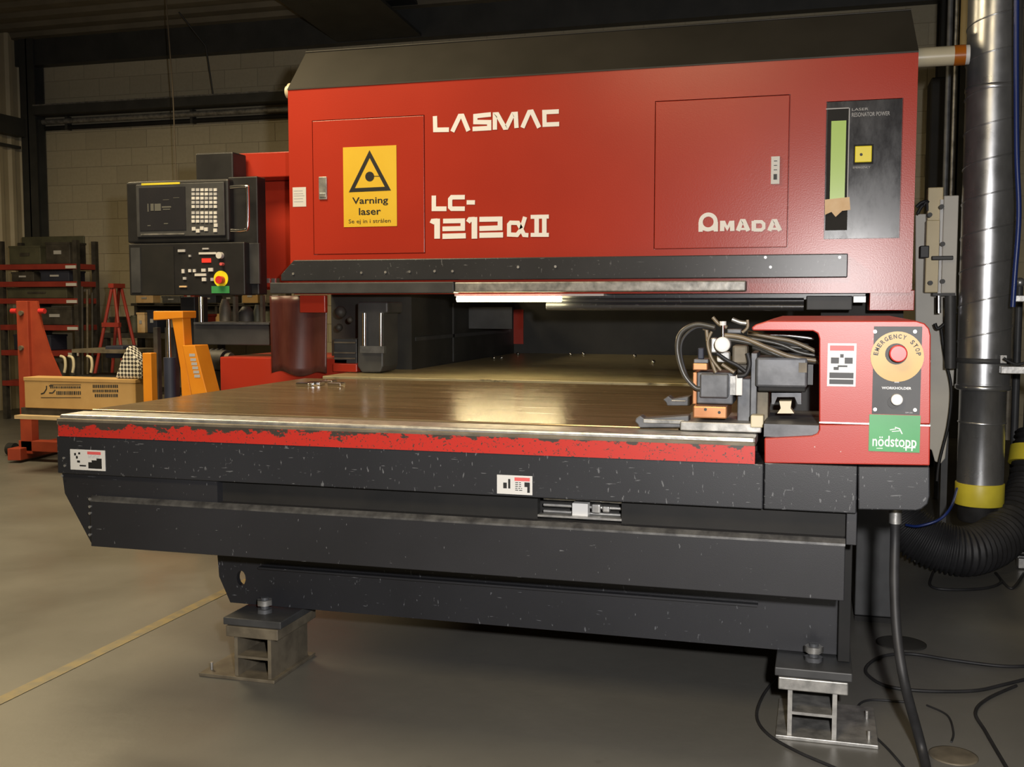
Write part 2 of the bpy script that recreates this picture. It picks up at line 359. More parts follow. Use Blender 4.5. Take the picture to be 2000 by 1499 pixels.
# back wall: mortar bed plus separate blocks
wb = struct(MB().box(-9.0, 4, YW + 0.007, YW + 0.25, 0, 4.6).build('wall_back', 'mortar'))
CH, CW = 0.195, 0.395
blk = MB().box(0.0025, CW - 0.0025, -0.000, 0.04, 0.0025, CH - 0.0025)
bme = bpy.data.meshes.new('block'); bme.from_pydata(blk.v, [], blk.f); bme.materials.append(MATS['block_paint'])
rest = MB()
for j in range(22):
    for i in range(34):
        x = -9.0 + (i - (0.5 if j % 2 else 0)) * CW; z = j * CH
        if x < -9.1 or x > 3.7: continue
        u, v = proj((x + CW / 2, YW, z + CH / 2))
        vis = (60 < u < 620 and 70 < v < 640) or (800 < u < 1900 and 0 < v < 75) or (1770 < u < 2030 and -20 < v < 470)
        if vis:
            o = bpy.data.objects.new('block', bme); COL.objects.link(o); o.parent = wb; o.location = Vector((x, YW - random.random() * 0.002, z)) - WL[wb]; WL[o] = Vector((x, YW, z))
        else: rest.box(x + 0.0025, x + CW - 0.0025, YW, YW + 0.04, z + 0.0025, z + CH - 0.0025)
ro = rest.build('block_infill', 'block_paint', wb); ro['kind'] = 'stuff'
# left wall: ribbed cream cladding
cl = MB(); pts = []
y = -1.5
while y < YW - 0.2:
    pts += [(XL, y), (XL, y + 0.09), (XL + 0.035, y + 0.115), (XL + 0.035, y + 0.165)]; y += 0.19
for i in range(len(pts) - 1):
    cl.add([(pts[i][0], pts[i][1], 0), (pts[i + 1][0], pts[i + 1][1], 0), (pts[i + 1][0], pts[i + 1][1], 4.7), (pts[i][0], pts[i][1], 4.7)], [(0, 1, 2, 3)])
struct(cl.build('wall_left', 'cladding_cream'))
# roof: trapezoidal sheet rising away from the back wall
def zr(y): return 4.18 + (YW - y) * 0.075
rf = MB(); ys = []
y = YW
k = 0
while y > -1.5:
    ys += [(y, 0), (y - 0.12, 0), (y - 0.15, -0.045), (y - 0.25, -0.045)]; y -= 0.28
for i in range(len(ys) - 1):
    a, b_ = ys[i], ys[i + 1]
    rf.add([(-9.2, a[0], zr(a[0]) + a[1]), (4, a[0], zr(a[0]) + a[1]), (4, b_[0], zr(b_[0]) + b_[1]), (-9.2, b_[0], zr(b_[0]) + b_[1])], [(0, 1, 2, 3)])
rfo = struct(rf.build('ceiling', 'roof_sheet'))
def ibeam_x(x0, x1, y, z0, z1, w):
    m_ = MB(); m_.box(x0, x1, y - w / 2, y + w / 2, z0, z0 + 0.02); m_.box(x0, x1, y - 0.012, y + 0.012, z0 + 0.02, z1 - 0.02); m_.box(x0, x1, y - w / 2, y + w / 2, z1 - 0.02, z1); return m_
struct(MB().box(-9.0, 4, YW - 0.16, YW - 0.02, 3.86, 4.16).build('trim_2', 'steel_dark_paint'))
for i, yy in enumerate((8.75, 7.2)):
    struct(ibeam_x(-9.0, 4, yy, zr(yy) - 0.20, zr(yy) - 0.05, 0.1).build('trim_%d' % (3 + i), 'steel_dark_paint'))
rb = MB()
for x0, x1, d0, d1 in ((-4.83, -3.91, 0.0, 0.03), (-4.40, -4.34, 0.03, 0.40), (-4.83, -3.91, 0.28, 0.31)):
    za, zb = 3.86, 3.86 + 0.075 * (YW - 3)
    rb.add([(x0, YW - 0.03, za + d0), (x1, YW - 0.03, za + d0), (x1, 3, zb + d0), (x0, 3, zb + d0), (x0, YW - 0.03, za + d1), (x1, YW - 0.03, za + d1), (x1, 3, zb + d1), (x0, 3, zb + d1)],
           [(0, 1, 2, 3), (4, 7, 6, 5), (0, 4, 5, 1), (1, 5, 6, 2), (2, 6, 7, 3), (3, 7, 4, 0)])
struct(rb.build('trim_5', 'steel_dark_paint'))
# steel corner column, side girt, and the column right of the machine
def hcol(x, y, w, d, h, name):
    m_ = MB().box(x - w / 2, x + w / 2, y - d / 2, y - d / 2 + 0.016, 0, h).box(x - w / 2, x + w / 2, y + d / 2 - 0.016, y + d / 2, 0, h).box(x - 0.008, x + 0.008, y - d / 2, y + d / 2, 0, h)
    return struct(m_.build(name, 'steel_dark_paint'))
hcol(-8.62, YW - 0.11, 0.19, 0.17, 4.15, 'trim_6')
hcol(1.11, YW - 0.16, 0.34, 0.26, 4.15, 'trim_7')
struct(MB().box(XL + 0.04, XL + 0.16, -1.5, YW - 0.22, 3.06, 3.26).build('trim_8', 'steel_dark_paint'))
struct(MB().box(XL + 0.04, XL + 0.10, -1.5, YW - 0.22, 2.93, 2.96).build('trim_9', 'steel_dark_paint'))
# cable tray and pipe along the back wall
t = thing('cable_tray', (-5.5, YW - 0.2, 3.0), 'dark cable tray running along the upper block wall', 'cable tray')
z1 = P(330, 202, YW - 0.2).z
MB().box(-8.5, -2.2, YW - 0.26, YW - 0.05, z1 + 0.045, z1 + 0.06).build('rim', 'worn_steel', t)
MB().box(-8.5, -2.2, YW - 0.26, YW - 0.24, z1 - 0.05, z1 + 0.045).build('side_rail', 'steel_dark_paint', t)
MB().box(-8.5, -2.2, YW - 0.24, YW - 0.05, z1 - 0.05, z1 - 0.03).build('bottom', 'steel_dark_paint', t)
z2 = P(330, 231, YW - 0.1).z
for xx in (-8.2, -6.6, -5.0, -3.4): MB().box(xx - 0.015, xx + 0.015, YW - 0.09, YW - 0.01, z1 - 0.2, z1 - 0.05).build('bracket', 'steel_dark_paint', t)
tag(MB().cyl((-8.5, YW - 0.1, z2 + 0.03), (-2.2, YW - 0.1, z2 + 0.03), 0.03, 12).build('wall_pipe', 'worn_steel'), 'grey steel pipe on the block wall under the cable tray', 'pipe')
tag(MB().cyl((-8.5, YW - 0.06, z2 - 0.035), (-2.2, YW - 0.06, z2 - 0.035), 0.026, 10).build('wall_conduit', 'black_matte'), 'thin black conduit on the block wall just below the steel pipe', 'conduit')
# cords from the roof
a = P(322, 0, 9.0); b_ = P(345, 345, 9.0)
tag(MB().tube([(a.x, 9.0, zr(9) - 0.05), (b_.x - 0.02, 9.0, (a.z + b_.z) / 2), (b_.x, 9.0, b_.z - 0.3)], 0.007, 6).build('hanging_cord', 'hose_tan'), 'thin pale cord hanging from the roof before the block wall', 'cord')
a = P(402, 90, 10.2)
tag(MB().tube([(a.x - 0.12, 9.9, zr(9.9) - 0.05), (a.x, 10.2, a.z), (a.x + 0.02, 10.29, z1 + 0.06)], 0.009, 6).build('hanger_rod', 'steel_dark_paint'), 'dark hanger rod between the roof and the cable tray', 'rod')

# ================================================================== BRIDGE (big red gantry housing)
YB = 4.8; BX0, BX1 = -2.507, 0.364; BZ0, BZ1 = 1.254, 2.229
br = thing('laser_cutter_bridge', (-1.07, 5.2, BZ0), 'large red laser cutter bridge housing with black hood, doors and white lettering', 'laser cutter')
d1 = rect(611, 230, 830, 497, YB); d2 = rect(1278, 191, 1541, 486, YB); d3 = rect(1611, 195, 1761, 467, YB)
hs = MB().plate(BX0, BX1, BZ0 + 0.0, BZ1, [d1, d2, d3], YB, YB + 0.02)
hs.add([(BX0, YB, BZ0), (BX1, YB, BZ0), (BX1, 5.7, BZ0), (BX0, 5.7, BZ0), (BX0, YB, BZ1), (BX1, YB, BZ1), (BX1, 5.7, BZ1), (BX0, 5.7, BZ1)],
       [(0, 3, 2, 1), (4, 5, 6, 7), (1, 2, 6, 5), (2, 3, 7, 6), (3, 0, 4, 7)])
hs = hs.build('housing', 'red_paint', br)
hd = MB(); zt = 2.452
hd.add([(BX0, YB - 0.004, BZ1), (BX1, YB - 0.004, BZ1), (BX1, YB - 0.004, BZ1 + 0.006), (BX0, YB - 0.004, BZ1 + 0.006), (BX1 - 0.02, 5.0, zt), (BX0 + 0.0, 5.0, zt), (BX1 - 0.02, 5.7, zt), (BX0, 5.7, zt), (BX0, 5.7, BZ1), (BX1, 5.7, BZ1)],
       [(0, 1, 2, 3), (3, 2, 4, 5), (5, 4, 6, 7), (7, 6, 9, 8), (1, 9, 6, 4, 2), (0, 3, 5, 7, 8), (0, 8, 9, 1)])
hd = hd.build('hood', 'hood_black', br)
MB().tube([(BX0, 4.997, zt + 0.001), (BX1 - 0.02, 4.997, zt + 0.001)], 0.004, 6).build('hood_seam', 'hood_black', hd)
g = 0.0035
def door(d, name): return MB().box(d[0] + g, d[1] - g, YB - 0.002, YB + 0.018, d[2] + g, d[3] - g).build(name, 'red_paint', br, bevel=0.002)
dl = door(d1, 'access_door'); dr = door(d2, 'access_door')
X0, X1, Z0, Z1 = rect(624, 346, 639, 390, YB); MB().box(X0, X1, YB - 0.008, YB, Z0, Z1).box(X0 + .004, X1 - .004, YB - 0.011, YB, Z0 + .01, Z0 + .03).build('door_latch', 'bare_steel', dl, bevel=0.001)
X0, X1, Z0, Z1 = rect(1506, 306, 1523, 360, YB); MB().box(X0, X1, YB - 0.008, YB, Z0, Z1).build('door_latch', 'white_label', dr, bevel=0.001)
mk = MB(); w = X1 - X0; h = Z1 - Z0
mk.box(X0 + w * .3, X1 - w * .3, YB - 0.0095, YB - .007, Z0 + h * .16, Z0 + h * .36)
for q in (.5, .66, .82): mk.box(X0 + w * .32, X1 - w * .32, YB - 0.0095, YB - .007, Z0 + h * q, Z0 + h * (q + .025))
mk.build('latch_button', 'black_print', dr)
# warning sign on the left door
YS = YB - 0.002
sg = rect(671, 286, 775, 443, YS); ws = lab(MB().box(sg[0], sg[1], YS - 0.002, YS, sg[2], sg[3]).build('warning_sign', 'sign_yellow', br), 'yellow laser warning sign with a black triangle')
YS2 = YS - 0.002; mk = MB(); cv = lambda x, y: (660 + x / 7.89, 270 + y / 7.89)
pxstroke(mk, [(488, 245), (770, 778), (215, 803)], 8.6, YS2, 0.001, cv, True); q = cv(490, 592); c = P(*q, YS2); mk.disc((c.x, YS2 - 0.001, c.z), 0.023, YS2)
pxstroke(mk, [(560, 588), (640, 586)], 1.2, YS2, 0.0008, cv)
mk.build('warning_triangle', 'black_print', ws)
ptext('warning_text', 'Varning', 688, 385, 758, 402, YS2, 'black_print', ws, 0.015); ptext('warning_text', 'laser', 701, 406, 744, 420, YS2, 'black_print', ws, 0.015)
ptext('warning_text', 'Se ej in i strålen', 681, 428, 763, 438, YS2, 'black_print', ws)
X0, X1, Z0, Z1 = rect(572, 366, 598, 404, YB); st = MB().box(X0, X1, YB - 0.0015, YB, Z0, Z1).build('sticker', 'white_label', br)
mk = MB()
for q in (.25, .4, .55, .66, .8): mk.box(X0 + .006, X1 - random.uniform(.008, .02), YB - 0.0022, YB - 0.001, Z0 + (Z1 - Z0) * q, Z0 + (Z1 - Z0) * q + .003)
mk.build('sticker_print', 'grey_print', st)
# lettering
cv = lambda x, y: (840 + x / 7.69, 200 + y / 7.69); mk = MB()
for s_ in ([(75, 208), (80, 415), (285, 412)], [(335, 442), (447, 208), (487, 206), (578, 430)], [(915, 183), (682, 208), (682, 297), (890, 300), (890, 388), (640, 402)],
           [(975, 412), (975, 185), (1012, 183), (1122, 380), (1150, 378), (1245, 180), (1288, 177), (1300, 386)], [(1388, 382), (1490, 148), (1530, 143), (1640, 380)], [(1935, 138), (1718, 148), (1722, 337), (1940, 327)]):
    pxstroke(mk, s_, 8.3, YB, 0.002, cv)
lab(mk.build('lettering', 'white_print', br), 'white maker lettering LASMAC')
cv = lambda x, y: (830 + x / 7.69, 370 + y / 7.69); mk = MB()
for s_, w in (([(135, 95), (135, 293), (325, 293)], 8.5), ([(600, 118), (405, 120), (380, 150), (380, 268), (405, 292), (600, 292)], 8.3), ([(628, 197), (752, 197)], 8),
              ([(185, 442), (185, 742)], 11), ([(105, 515), (120, 480), (190, 475)], 9), ([(275, 478), (570, 473), (570, 588), (265, 595)], 8.6), ([(265, 707), (615, 698)], 9.6),
              ([(745, 418), (745, 742)], 11), ([(648, 495), (675, 455), (750, 450)], 9), ([(820, 452), (1130, 447), (1130, 580), (820, 590)], 9.2), ([(820, 692), (1175, 685)], 9.6),
              ([(1450, 600), (1400, 505), (1290, 502), (1265, 530), (1265, 680), (1385, 685), (1450, 600), (1505, 415)], 8), ([(1445, 590), (1490, 685), (1555, 690)], 8),
              ([(1590, 415), (1862, 410)], 7.4), ([(1590, 685), (1862, 685)], 7.4), ([(1680, 415), (1680, 685)], 8.8), ([(1795, 412), (1795, 685)], 8.8)):
    pxstroke(mk, s_, w, YB, 0.002, cv)
lab(mk.build('model_lettering', 'white_print', br), 'white model lettering LC-1212αII')
cv = lambda x, y: (1350 + x / 10.53, 400 + y / 10.53); mk = MB(); YD = YB - 0.002
sc = (P(1400, 430, YD) - P(1401, 430, YD)).length; c = P(*cv(350, 357), YD)
mk.ring((c.x, YD - 0.002, c.z), 112 / 10.53 * sc, 196 / 10.53 * sc, YD)
for s_, w in (([(194, 357), (194, 558)], 8.2), ([(508, 357), (508, 552)], 8.2), ([(232, 500), (468, 500)], 6), ([(636, 545), (640, 332)], 8.6), ([(846, 542), (842, 332)], 8.6), ([(665, 345), (742, 490), (818, 345)], 6.5),
              ([(960, 540), (1040, 340), (1085, 340), (1175, 540)], 8.4), ([(1010, 500), (1125, 500)], 4.6), ([(1288, 332), (1288, 542)], 8.8), ([(1290, 352), (1445, 352), (1492, 395), (1492, 480), (1445, 520), (1290, 520)], 6.6),
              ([(1605, 538), (1690, 340), (1735, 340), (1825, 536)], 8.4), ([(1655, 498), (1775, 498)], 4.6)):
    pxstroke(mk, s_, w, YD, 0.002, cv)
lab(mk.build('maker_lettering', 'white_print', br), 'white maker lettering AMADA with a round dot in the first letter')
# glossy control window on the right
pw = lab(MB().box(d3[0] + .003, d3[1] - .003, YB + 0.001, YB + 0.019, d3[2] + .003, d3[3] - .003).build('display_panel', 'panel_glossy', br), 'glossy dark display panel with green strip and yellow button')
YP = YB + 0.001
bp(1614, 213, 1657, 450, YP - 0.0015, .002).build('window_frame', 'black_matte', pw)
bp(1622, 236, 1651, 412, YP - 0.004, .003).build('green_strip', 'window_green', pw)
mk = MB(); mk.poly(ppoly([(1611, 390), (1659, 385), (1661, 410), (1645, 412), (1632, 424), (1624, 414), (1611, 420)], YP - .006), YP - .006, YP - .004); mk.build('tape', 'tape_tan', pw)
mk = MB()
for a in ((1613, 211, 1658, 213), (1656, 211, 1658, 392)): bp(*a, YP - .003, .002, mk)
mk.build('window_trim', 'grey_print', pw)
bp(1667, 282, 1706, 321, YP - .004, .005).build('button_bezel', 'black_matte', pw)
yb_ = bp(1670, 285, 1703, 317, YP - .010, .008).build('yellow_button', 'bright_yellow', pw, bevel=0.003)
c = P(1682, 302, YP - .0105); MB().disc((c.x, c.y, c.z), .006, c.y + .002).build('key_hole', 'black_print', pw)
ptext('panel_text', 'LASER', 1664, 211, 1696, 216, YP, 'grey_print', pw); ptext('panel_text', 'RESONATOR POWER', 1664, 219, 1738, 227, YP, 'grey_print', pw)
ptext('panel_text', 'EMERGENCY', 1666, 325, 1700, 329, YP, 'grey_print', pw)
# black rail under the doors, grey bumper, lamp, lower rails
r1 = rect(565, 508, 1655, 545, YB); zr1, zr0 = P(1100, 503, YB).z, P(1100, 546, YB).z
rl = MB().poly([(r1[0] + .05, zr1), (r1[1], zr1), (r1[1], zr0), (r1[0] - .02, zr0), (r1[0] - .02, zr0 + .03)], YB - 0.05, YB).build('guide_rail', 'black_rail', br, bevel=0.004)
mk = MB()
for px, py in ((573, 535), (706, 533), (753, 532), (800, 531), (849, 530), (884, 530), (1012, 522), (1085, 521), (1495, 503), (1505, 522), (1640, 503)):
    c = P(px, py, YB - .05); mk.disc((c.x, YB - .054, c.z), .006, YB - .05, 10)
mk.build('screw', 'bare_steel', rl)['kind'] = 'stuff'
zb1, zb0 = P(1150, 549, YB - .08).z, P(1150, 572, YB - .08).z
xa, xm_, xz = P(527, 565, YB - .08).x, P(886, 560, YB - .08).x, P(1457, 562, YB - .08).x
MB().box(xa, xm_, YB - 0.08, YB, zb0, zb1).build('bumper', 'dark_grey', br, bevel=0.004)
lab(MB().box(xm_ + .003, xz, YB - 0.075, YB, zb0 + .004, zb1 - .002).build('bumper', 'worn_steel', br, bevel=0.006), 'bare worn steel bumper bar')
MB().box(BX0 + .02, BX1 - .005, YB - .004, YB + .02, BZ0 - .012, BZ0 + .03).build('lower_lip', 'red_paint', br)
l0, l1 = P(889, 582, YB + .03).x, P(1180, 582, YB + .03).x
zl = P(1000, 583, YB + .03).z
lm = lab(MB().box(l0, l1, YB + 0.02, YB + .12, zl + .010, zl + .03).build('work_lamp', 'white_label', br), 'fluorescent work lamp under the bridge')
MB().cyl((l0 + .01, YB + .03, zl - .003), (l1 - .20, YB + .03, zl - .003), .013, 12).build('lamp_tube', 'lamp_glow', lm)
r = rect(1698, 567, 1786, 607, YB + .02); MB().box(r[0], r[1], YB + .02, YB + .25, r[2], BZ0).build('end_block', 'red_paint', br, bevel=0.003)
mk = MB(); xr0 = P(990, 590, YB + .1).x; xr1 = P(1690, 590, YB + .1).x
z_ = P(1400, 580, YB + .1).z; mk.box(xr0, xr1, YB + .1, YB + .5, z_ - .012, BZ0)
cr = mk.build('cross_rail', 'black_rail', br)
for py, r_ in ((588, .013), (599, .020)):
    c = P(1300, py, YB + .08); MB().cyl((xr0 + .2, c.y, c.z), (P(1570, 590, YB + .08).x, c.y, c.z), r_, 14).build('ball_screw', 'black_rail', cr)
bp(1575, 578, 1665, 606, YB + .06, .1).build('screw_bearing', 'dark_grey', cr, bevel=0.004); bp(1666, 578, 1692, 592, YB + .05, .05).build('bearing_cap', 'bare_steel', cr, bevel=0.003)
# rear body: side frames, dark throat, red bases
MB().box(BX0, -2.05, 5.25, 7.2, 0.3, BZ0).build('side_frame', 'interior_dark', br)
MB().box(BX0, BX1, 7.2, 7.5, 0.3, 2.1).build('rear_frame', 'interior_dark', br)
bp(960, 605, 1022, 672, 7.19, .005).build('rear_cover', 'red_paint', br)
MB().box(0.0, BX1, 5.25, 7.2, 0.3, BZ0).build('side_frame', 'interior_dark', br)
MB().box(-2.052, -2.045, 5.3, 7.1, 1.0, 1.02).box(-2.052, -2.045, 5.9, 5.92, 0.86, 1.2).build('frame_rib', 'dark_grey', br)
bp(790, 600, 1000, 642, 6.2, .02).build('throat_baffle', 'dark_grey', br)
MB().box(P(430, 740, 5.0).x, -2.30, 5.0, 5.6, 0.0, P(600, 700, 5.0).z).build('red_base', 'red_paint', br, bevel=0.006)
bp(650, 711, 697, 727, 4.92, .08).build('red_foot', 'red_paint', br, bevel=0.004)
bp(585, 577, 635, 611, 4.82, .03).build('red_bracket', 'red_paint', br, bevel=0.004)
bp(652, 662, 697, 711, 5.0, .1).build('dark_bracket', 'dark_grey', br, bevel=0.004)
for py in (668, 688, 699): bp(652, py, 694, py + 3, 4.99, .02).build('bracket_rib', 'rusty_steel', br)
hd_ = lab(MB().poly(ppoly([(698, 590), (757, 590), (757, 612), (748, 612), (748, 716), (742, 728), (706, 728), (698, 716)], 4.9), 4.9, 5.1).build('cutting_head', 'dark_grey', br, bevel=0.008), 'dark cutting head with chrome guide rods')
for px, y0, y1, r_ in ((712, 612, 676, .012), (744, 612, 680, .008)):
    a = P(px, y0, 4.885); b_ = P(px, y1, 4.885); MB().cyl(a, b_, r_, 12).build('guide_rod', 'chrome', hd_)
c0, c1 = P(712, 676, 4.88), P(744, 690, 4.88); MB().box(c0.x - .02, c1.x + .02, 4.87, 4.9, c1.z, c0.z).build('rod_clamp', 'grey_steel', hd_)
for px, py, r_ in ((665, 610, .03), (662, 640, .02), (684, 625, .016)):
    c = P(px, py, 4.98); MB().sphere(c, r_).build('valve_knob', 'junk_dark', br)
# PVC splash curtain under the left end
cu = MB(); nx, nz = 26, 10; vs = []; fs = []
xa, xb = P(526, 650, 4.86).x, P(640, 650, 4.86).x; zt_, zb_ = P(580, 578, 4.86).z, P(590, 731, 4.86).z
for j in range(nz + 1):
    t_ = j / nz
    for i in range(nx + 1):
        s_ = i / nx; vs.append((xa + (xb - xa) * s_ * (1 - 0.02 * t_), 4.87 + (0.008 + .006 * t_) * math.sin(s_ * 11 + .6 * t_), zt_ + (zb_ - zt_) * t_ + 0.012 * t_ * math.sin(s_ * 9)))
for j in range(nz):
    for i in range(nx):
        k = j * (nx + 1) + i; fs.append((k, k + 1, k + nx + 2, k + nx + 1))
cu.add(vs, fs, True); co = lab(cu.build('splash_curtain', 'pvc_curtain', br), 'dark red translucent splash curtain')
so = co.modifiers.new('thick', 'SOLIDIFY'); so.thickness = 0.003

# cream beam tube showing at both ends of the bridge
c = P(1840, 108, 5.0); ty, tz = 5.02, c.z
t = thing('beam_tube', (BX1, ty, tz - .045), 'cream tube with amber ring sticking out of the red bridge end', 'tube')
x1 = P(1863, 108, ty).x; x2 = P(1885, 108, ty).x; x3 = P(1893, 108, ty).x
MB().cyl((BX1 + .001, ty, tz), (x1, ty, tz), .041, 28).build('pipe', 'cream_plastic', t)
MB().cyl((x1, ty, tz), (x2, ty, tz), .043, 28).build('amber_ring', 'amber_plastic', t); MB().cyl((x2, ty, tz), (x3, ty, tz), .041, 28).build('end_cap', 'white_label', t)
c = P(560, 182, 4.9)
tag(MB().cyl((BX0 - .03, 4.88, c.z), (BX0 - .001, 4.88, c.z), .042, 24).cyl((BX0 - .045, 4.88, c.z), (BX0 - .03, 4.88, c.z), .03, 24).build('tube_cap', 'cream_plastic'), 'small cream round cap on the end of the bridge beside the hood', 'cap')

# ================================================================== TABLE
YT = 2.8; TX0, TX1 = -2.275, -0.155; TZ = 0.855
tb = thing('cutting_table', (-1.1, 3.6, 0.2), 'long steel-topped cutting table with black apron and chipped red stripe', 'table')
MB().box(TX0, TX1 - .005, YT + .17, 4.48, TZ - .03, TZ).build('table_plate', 'table_steel', tb, bevel=0.003)
MB().box(TX0, TX1 - .005, 4.66, 5.24, TZ - .03, TZ - .002).build('rear_plate', 'table_steel_back', tb, bevel=0.003)
MB().box(-2.04, -0.01, 5.245, 7.19, TZ - .03, TZ - .002).build('rear_plate', 'table_steel_back', tb, bevel=0.003)
MB().box(-2.04, TX1 - .01, YT + .3, 7.1, TZ - .2, TZ - .06).build('table_frame', 'black_matte', tb)
MB().box(TX0 + .002, TX1, YT + .012, YT + .13, TZ - .028, TZ - .001).build('front_lip', 'bare_steel', tb, bevel=0.006)
MB().box(TX0 + .002, TX1, YT - .001, YT + .02, 0.822, TZ - .012).build('lip_face', 'rusty_steel', tb, bevel=0.003)
MB().box(TX0 + .01, TX1, YT - .004, YT + .02, 0.788, 0.834).build('red_stripe', 'red_chipped', tb)
Zf = 0.671
fa = MB().poly([(TX0, 0.822), (TX1 + .285, 0.788 + .034), (TX1 + .285, Zf), (TX0, Zf)][::-1], YT, YT + .25)
fa = MB().box(TX0, P(1490.5, 955, YT).x, YT, YT + .25, Zf, 0.788).build('fascia', 'black_fascia', tb, bevel=0.003)
lp = ppoly([(116, 945), (118, 966), (172, 1073), (1652, 1073)], YT)
MB().poly([(TX0, Zf), (TX0 + .008, P(118, 966, YT).z), (P(172, 1072, YT).x, 0.447), (P(420, 1087, YT).x, 0.447), (P(420, 1087, YT).x, Zf)], YT + .02, YT + .05).build('end_plate', 'black_scratched', tb)
xp0, xp1 = P(176, 1010, YT).x, P(1650, 1110, YT).x
# recess band with the slot left open
sx0, sx1 = P(1050, 1000, YT + .05).x, P(1214, 1000, YT + .05).x; sz0, sz1 = P(1130, 1018, YT + .05).z, Zf
MB().box(xp0, sx0, YT + .05, YT + .08, 0.585, Zf).box(sx1, xp1, YT + .05, YT + .08, 0.585, Zf).box(sx0, sx1, YT + .05, YT + .08, 0.585, sz0).build('recess_panel', 'black_matte', tb)
pn = MB().polyx([(YT, 0.447), (YT, 0.592), (YT + .012, 0.603), (YT + .05, 0.603), (YT + .05, 0.447)], xp0, xp1).build('apron_panel', 'black_scratched', tb, bevel=0.002)
MB().polyx([(YT - .001, 0.588), (YT - .001, 0.594), (YT + .011, 0.605), (YT + .014, 0.602)], xp0, xp1).build('apron_edge', 'edge_highlight_steel', pn)  # pale strip along the ridge, with its highlight put into the colour
mk = MB()
for py in (975, 990, 1003, 1030, 1045):
    c = P(176, py, YT); mk.disc((c.x, YT - .004, c.z), .0045, YT, 8)
for px, py in ((125, 895), (127, 910), (122, 930)):
    c = P(px, py, YT); mk.disc((c.x, YT - .003, c.z), .004, YT, 8)
mk.build('bolt', 'bare_steel', tb)['kind'] = 'stuff'
sl = MB().box(sx0 - .02, sx1 + .02, YT + .14, YT + .15, sz0 - .03, sz1 + .02).build('slot_back', 'black_matte', tb)
for k, q in enumerate((.18, .45, .72)):
    zz = sz0 + (sz1 - sz0) * q; MB().cyl((sx0 + .005, YT + .10, zz), (sx1 - .005, YT + .10, zz), .005, 8).build('slot_rod', 'bare_steel', sl)
bp(1117, 984, 1148, 1011, YT + .06, .03).build('slot_block', 'white_label', sl, bevel=0.002)
for a in ((1155, 986, 1172, 1004), (1176, 990, 1190, 1002)): bp(*a, YT + .08, .02).build('slot_fitting', 'bare_steel', sl, bevel=0.004)
bp(1050, 1010, 1214, 1014, YT + .045, .03).build('slot_sill', 'bare_steel', sl)
# post at the right end and lower cross beam
xq0, xq1 = P(1651, 1100, YT + .03).x, P(1672, 1100, YT + .03).x
MB().box(xq0, xq1, YT + .03, YT + .30, 0.585, Zf).build('end_post', 'black_scratched', tb, bevel=0.002)
MB().box(P(1638, 1200, 3.06).x, P(1662, 1200, 3.06).x, 3.06, 3.115, 0.205, 0.585).build('end_plate', 'black_matte', tb, bevel=0.002)
bx0, bx1 = -1.925, 0.085
ho = P(471, 1130, 3.12)
key_ = [(ho.x - 1e-4, 0.50)] + [(ho.x + .0165 * math.cos(PI / 2 + .01 + (2 * PI - .02) * k / 23), ho.z + .025 * math.sin(PI / 2 + .01 + (2 * PI - .02) * k / 23)) for k in range(24)] + [(ho.x + 1e-4, 0.50)]
lb = MB().poly([(bx0, 0.50)] + key_ + [(bx1, 0.50), (bx1, 0.205), (bx0 + .055, 0.205), (bx0 + .015, 0.29)], 3.12, 3.14)
lb.build('lower_beam', 'black_scratched', tb)
MB().box(P(505, 1110, 3.10).x, P(1480, 1180, 3.10).x, 3.095, 3.12, P(1000, 1149, 3.1).z, P(1000, 1145, 3.1).z).build('beam_flange', 'black_scratched', tb)
MB().box(ho.x + .09, bx1, 3.14, 3.30, 0.225, 0.50).build('beam_body', 'black_matte', tb)
MB().box(-1.55, -0.02, 3.32, 6.8, 0.40, TZ - .2).build('under_frame', 'black_matte', tb)
for x_ in (-1.45, -0.12):
    for y_ in (4.6, 6.3): MB().box(x_ - .07, x_ + .07, y_ - .07, y_ + .07, 0, .40).build('rear_leg', 'black_matte', tb)
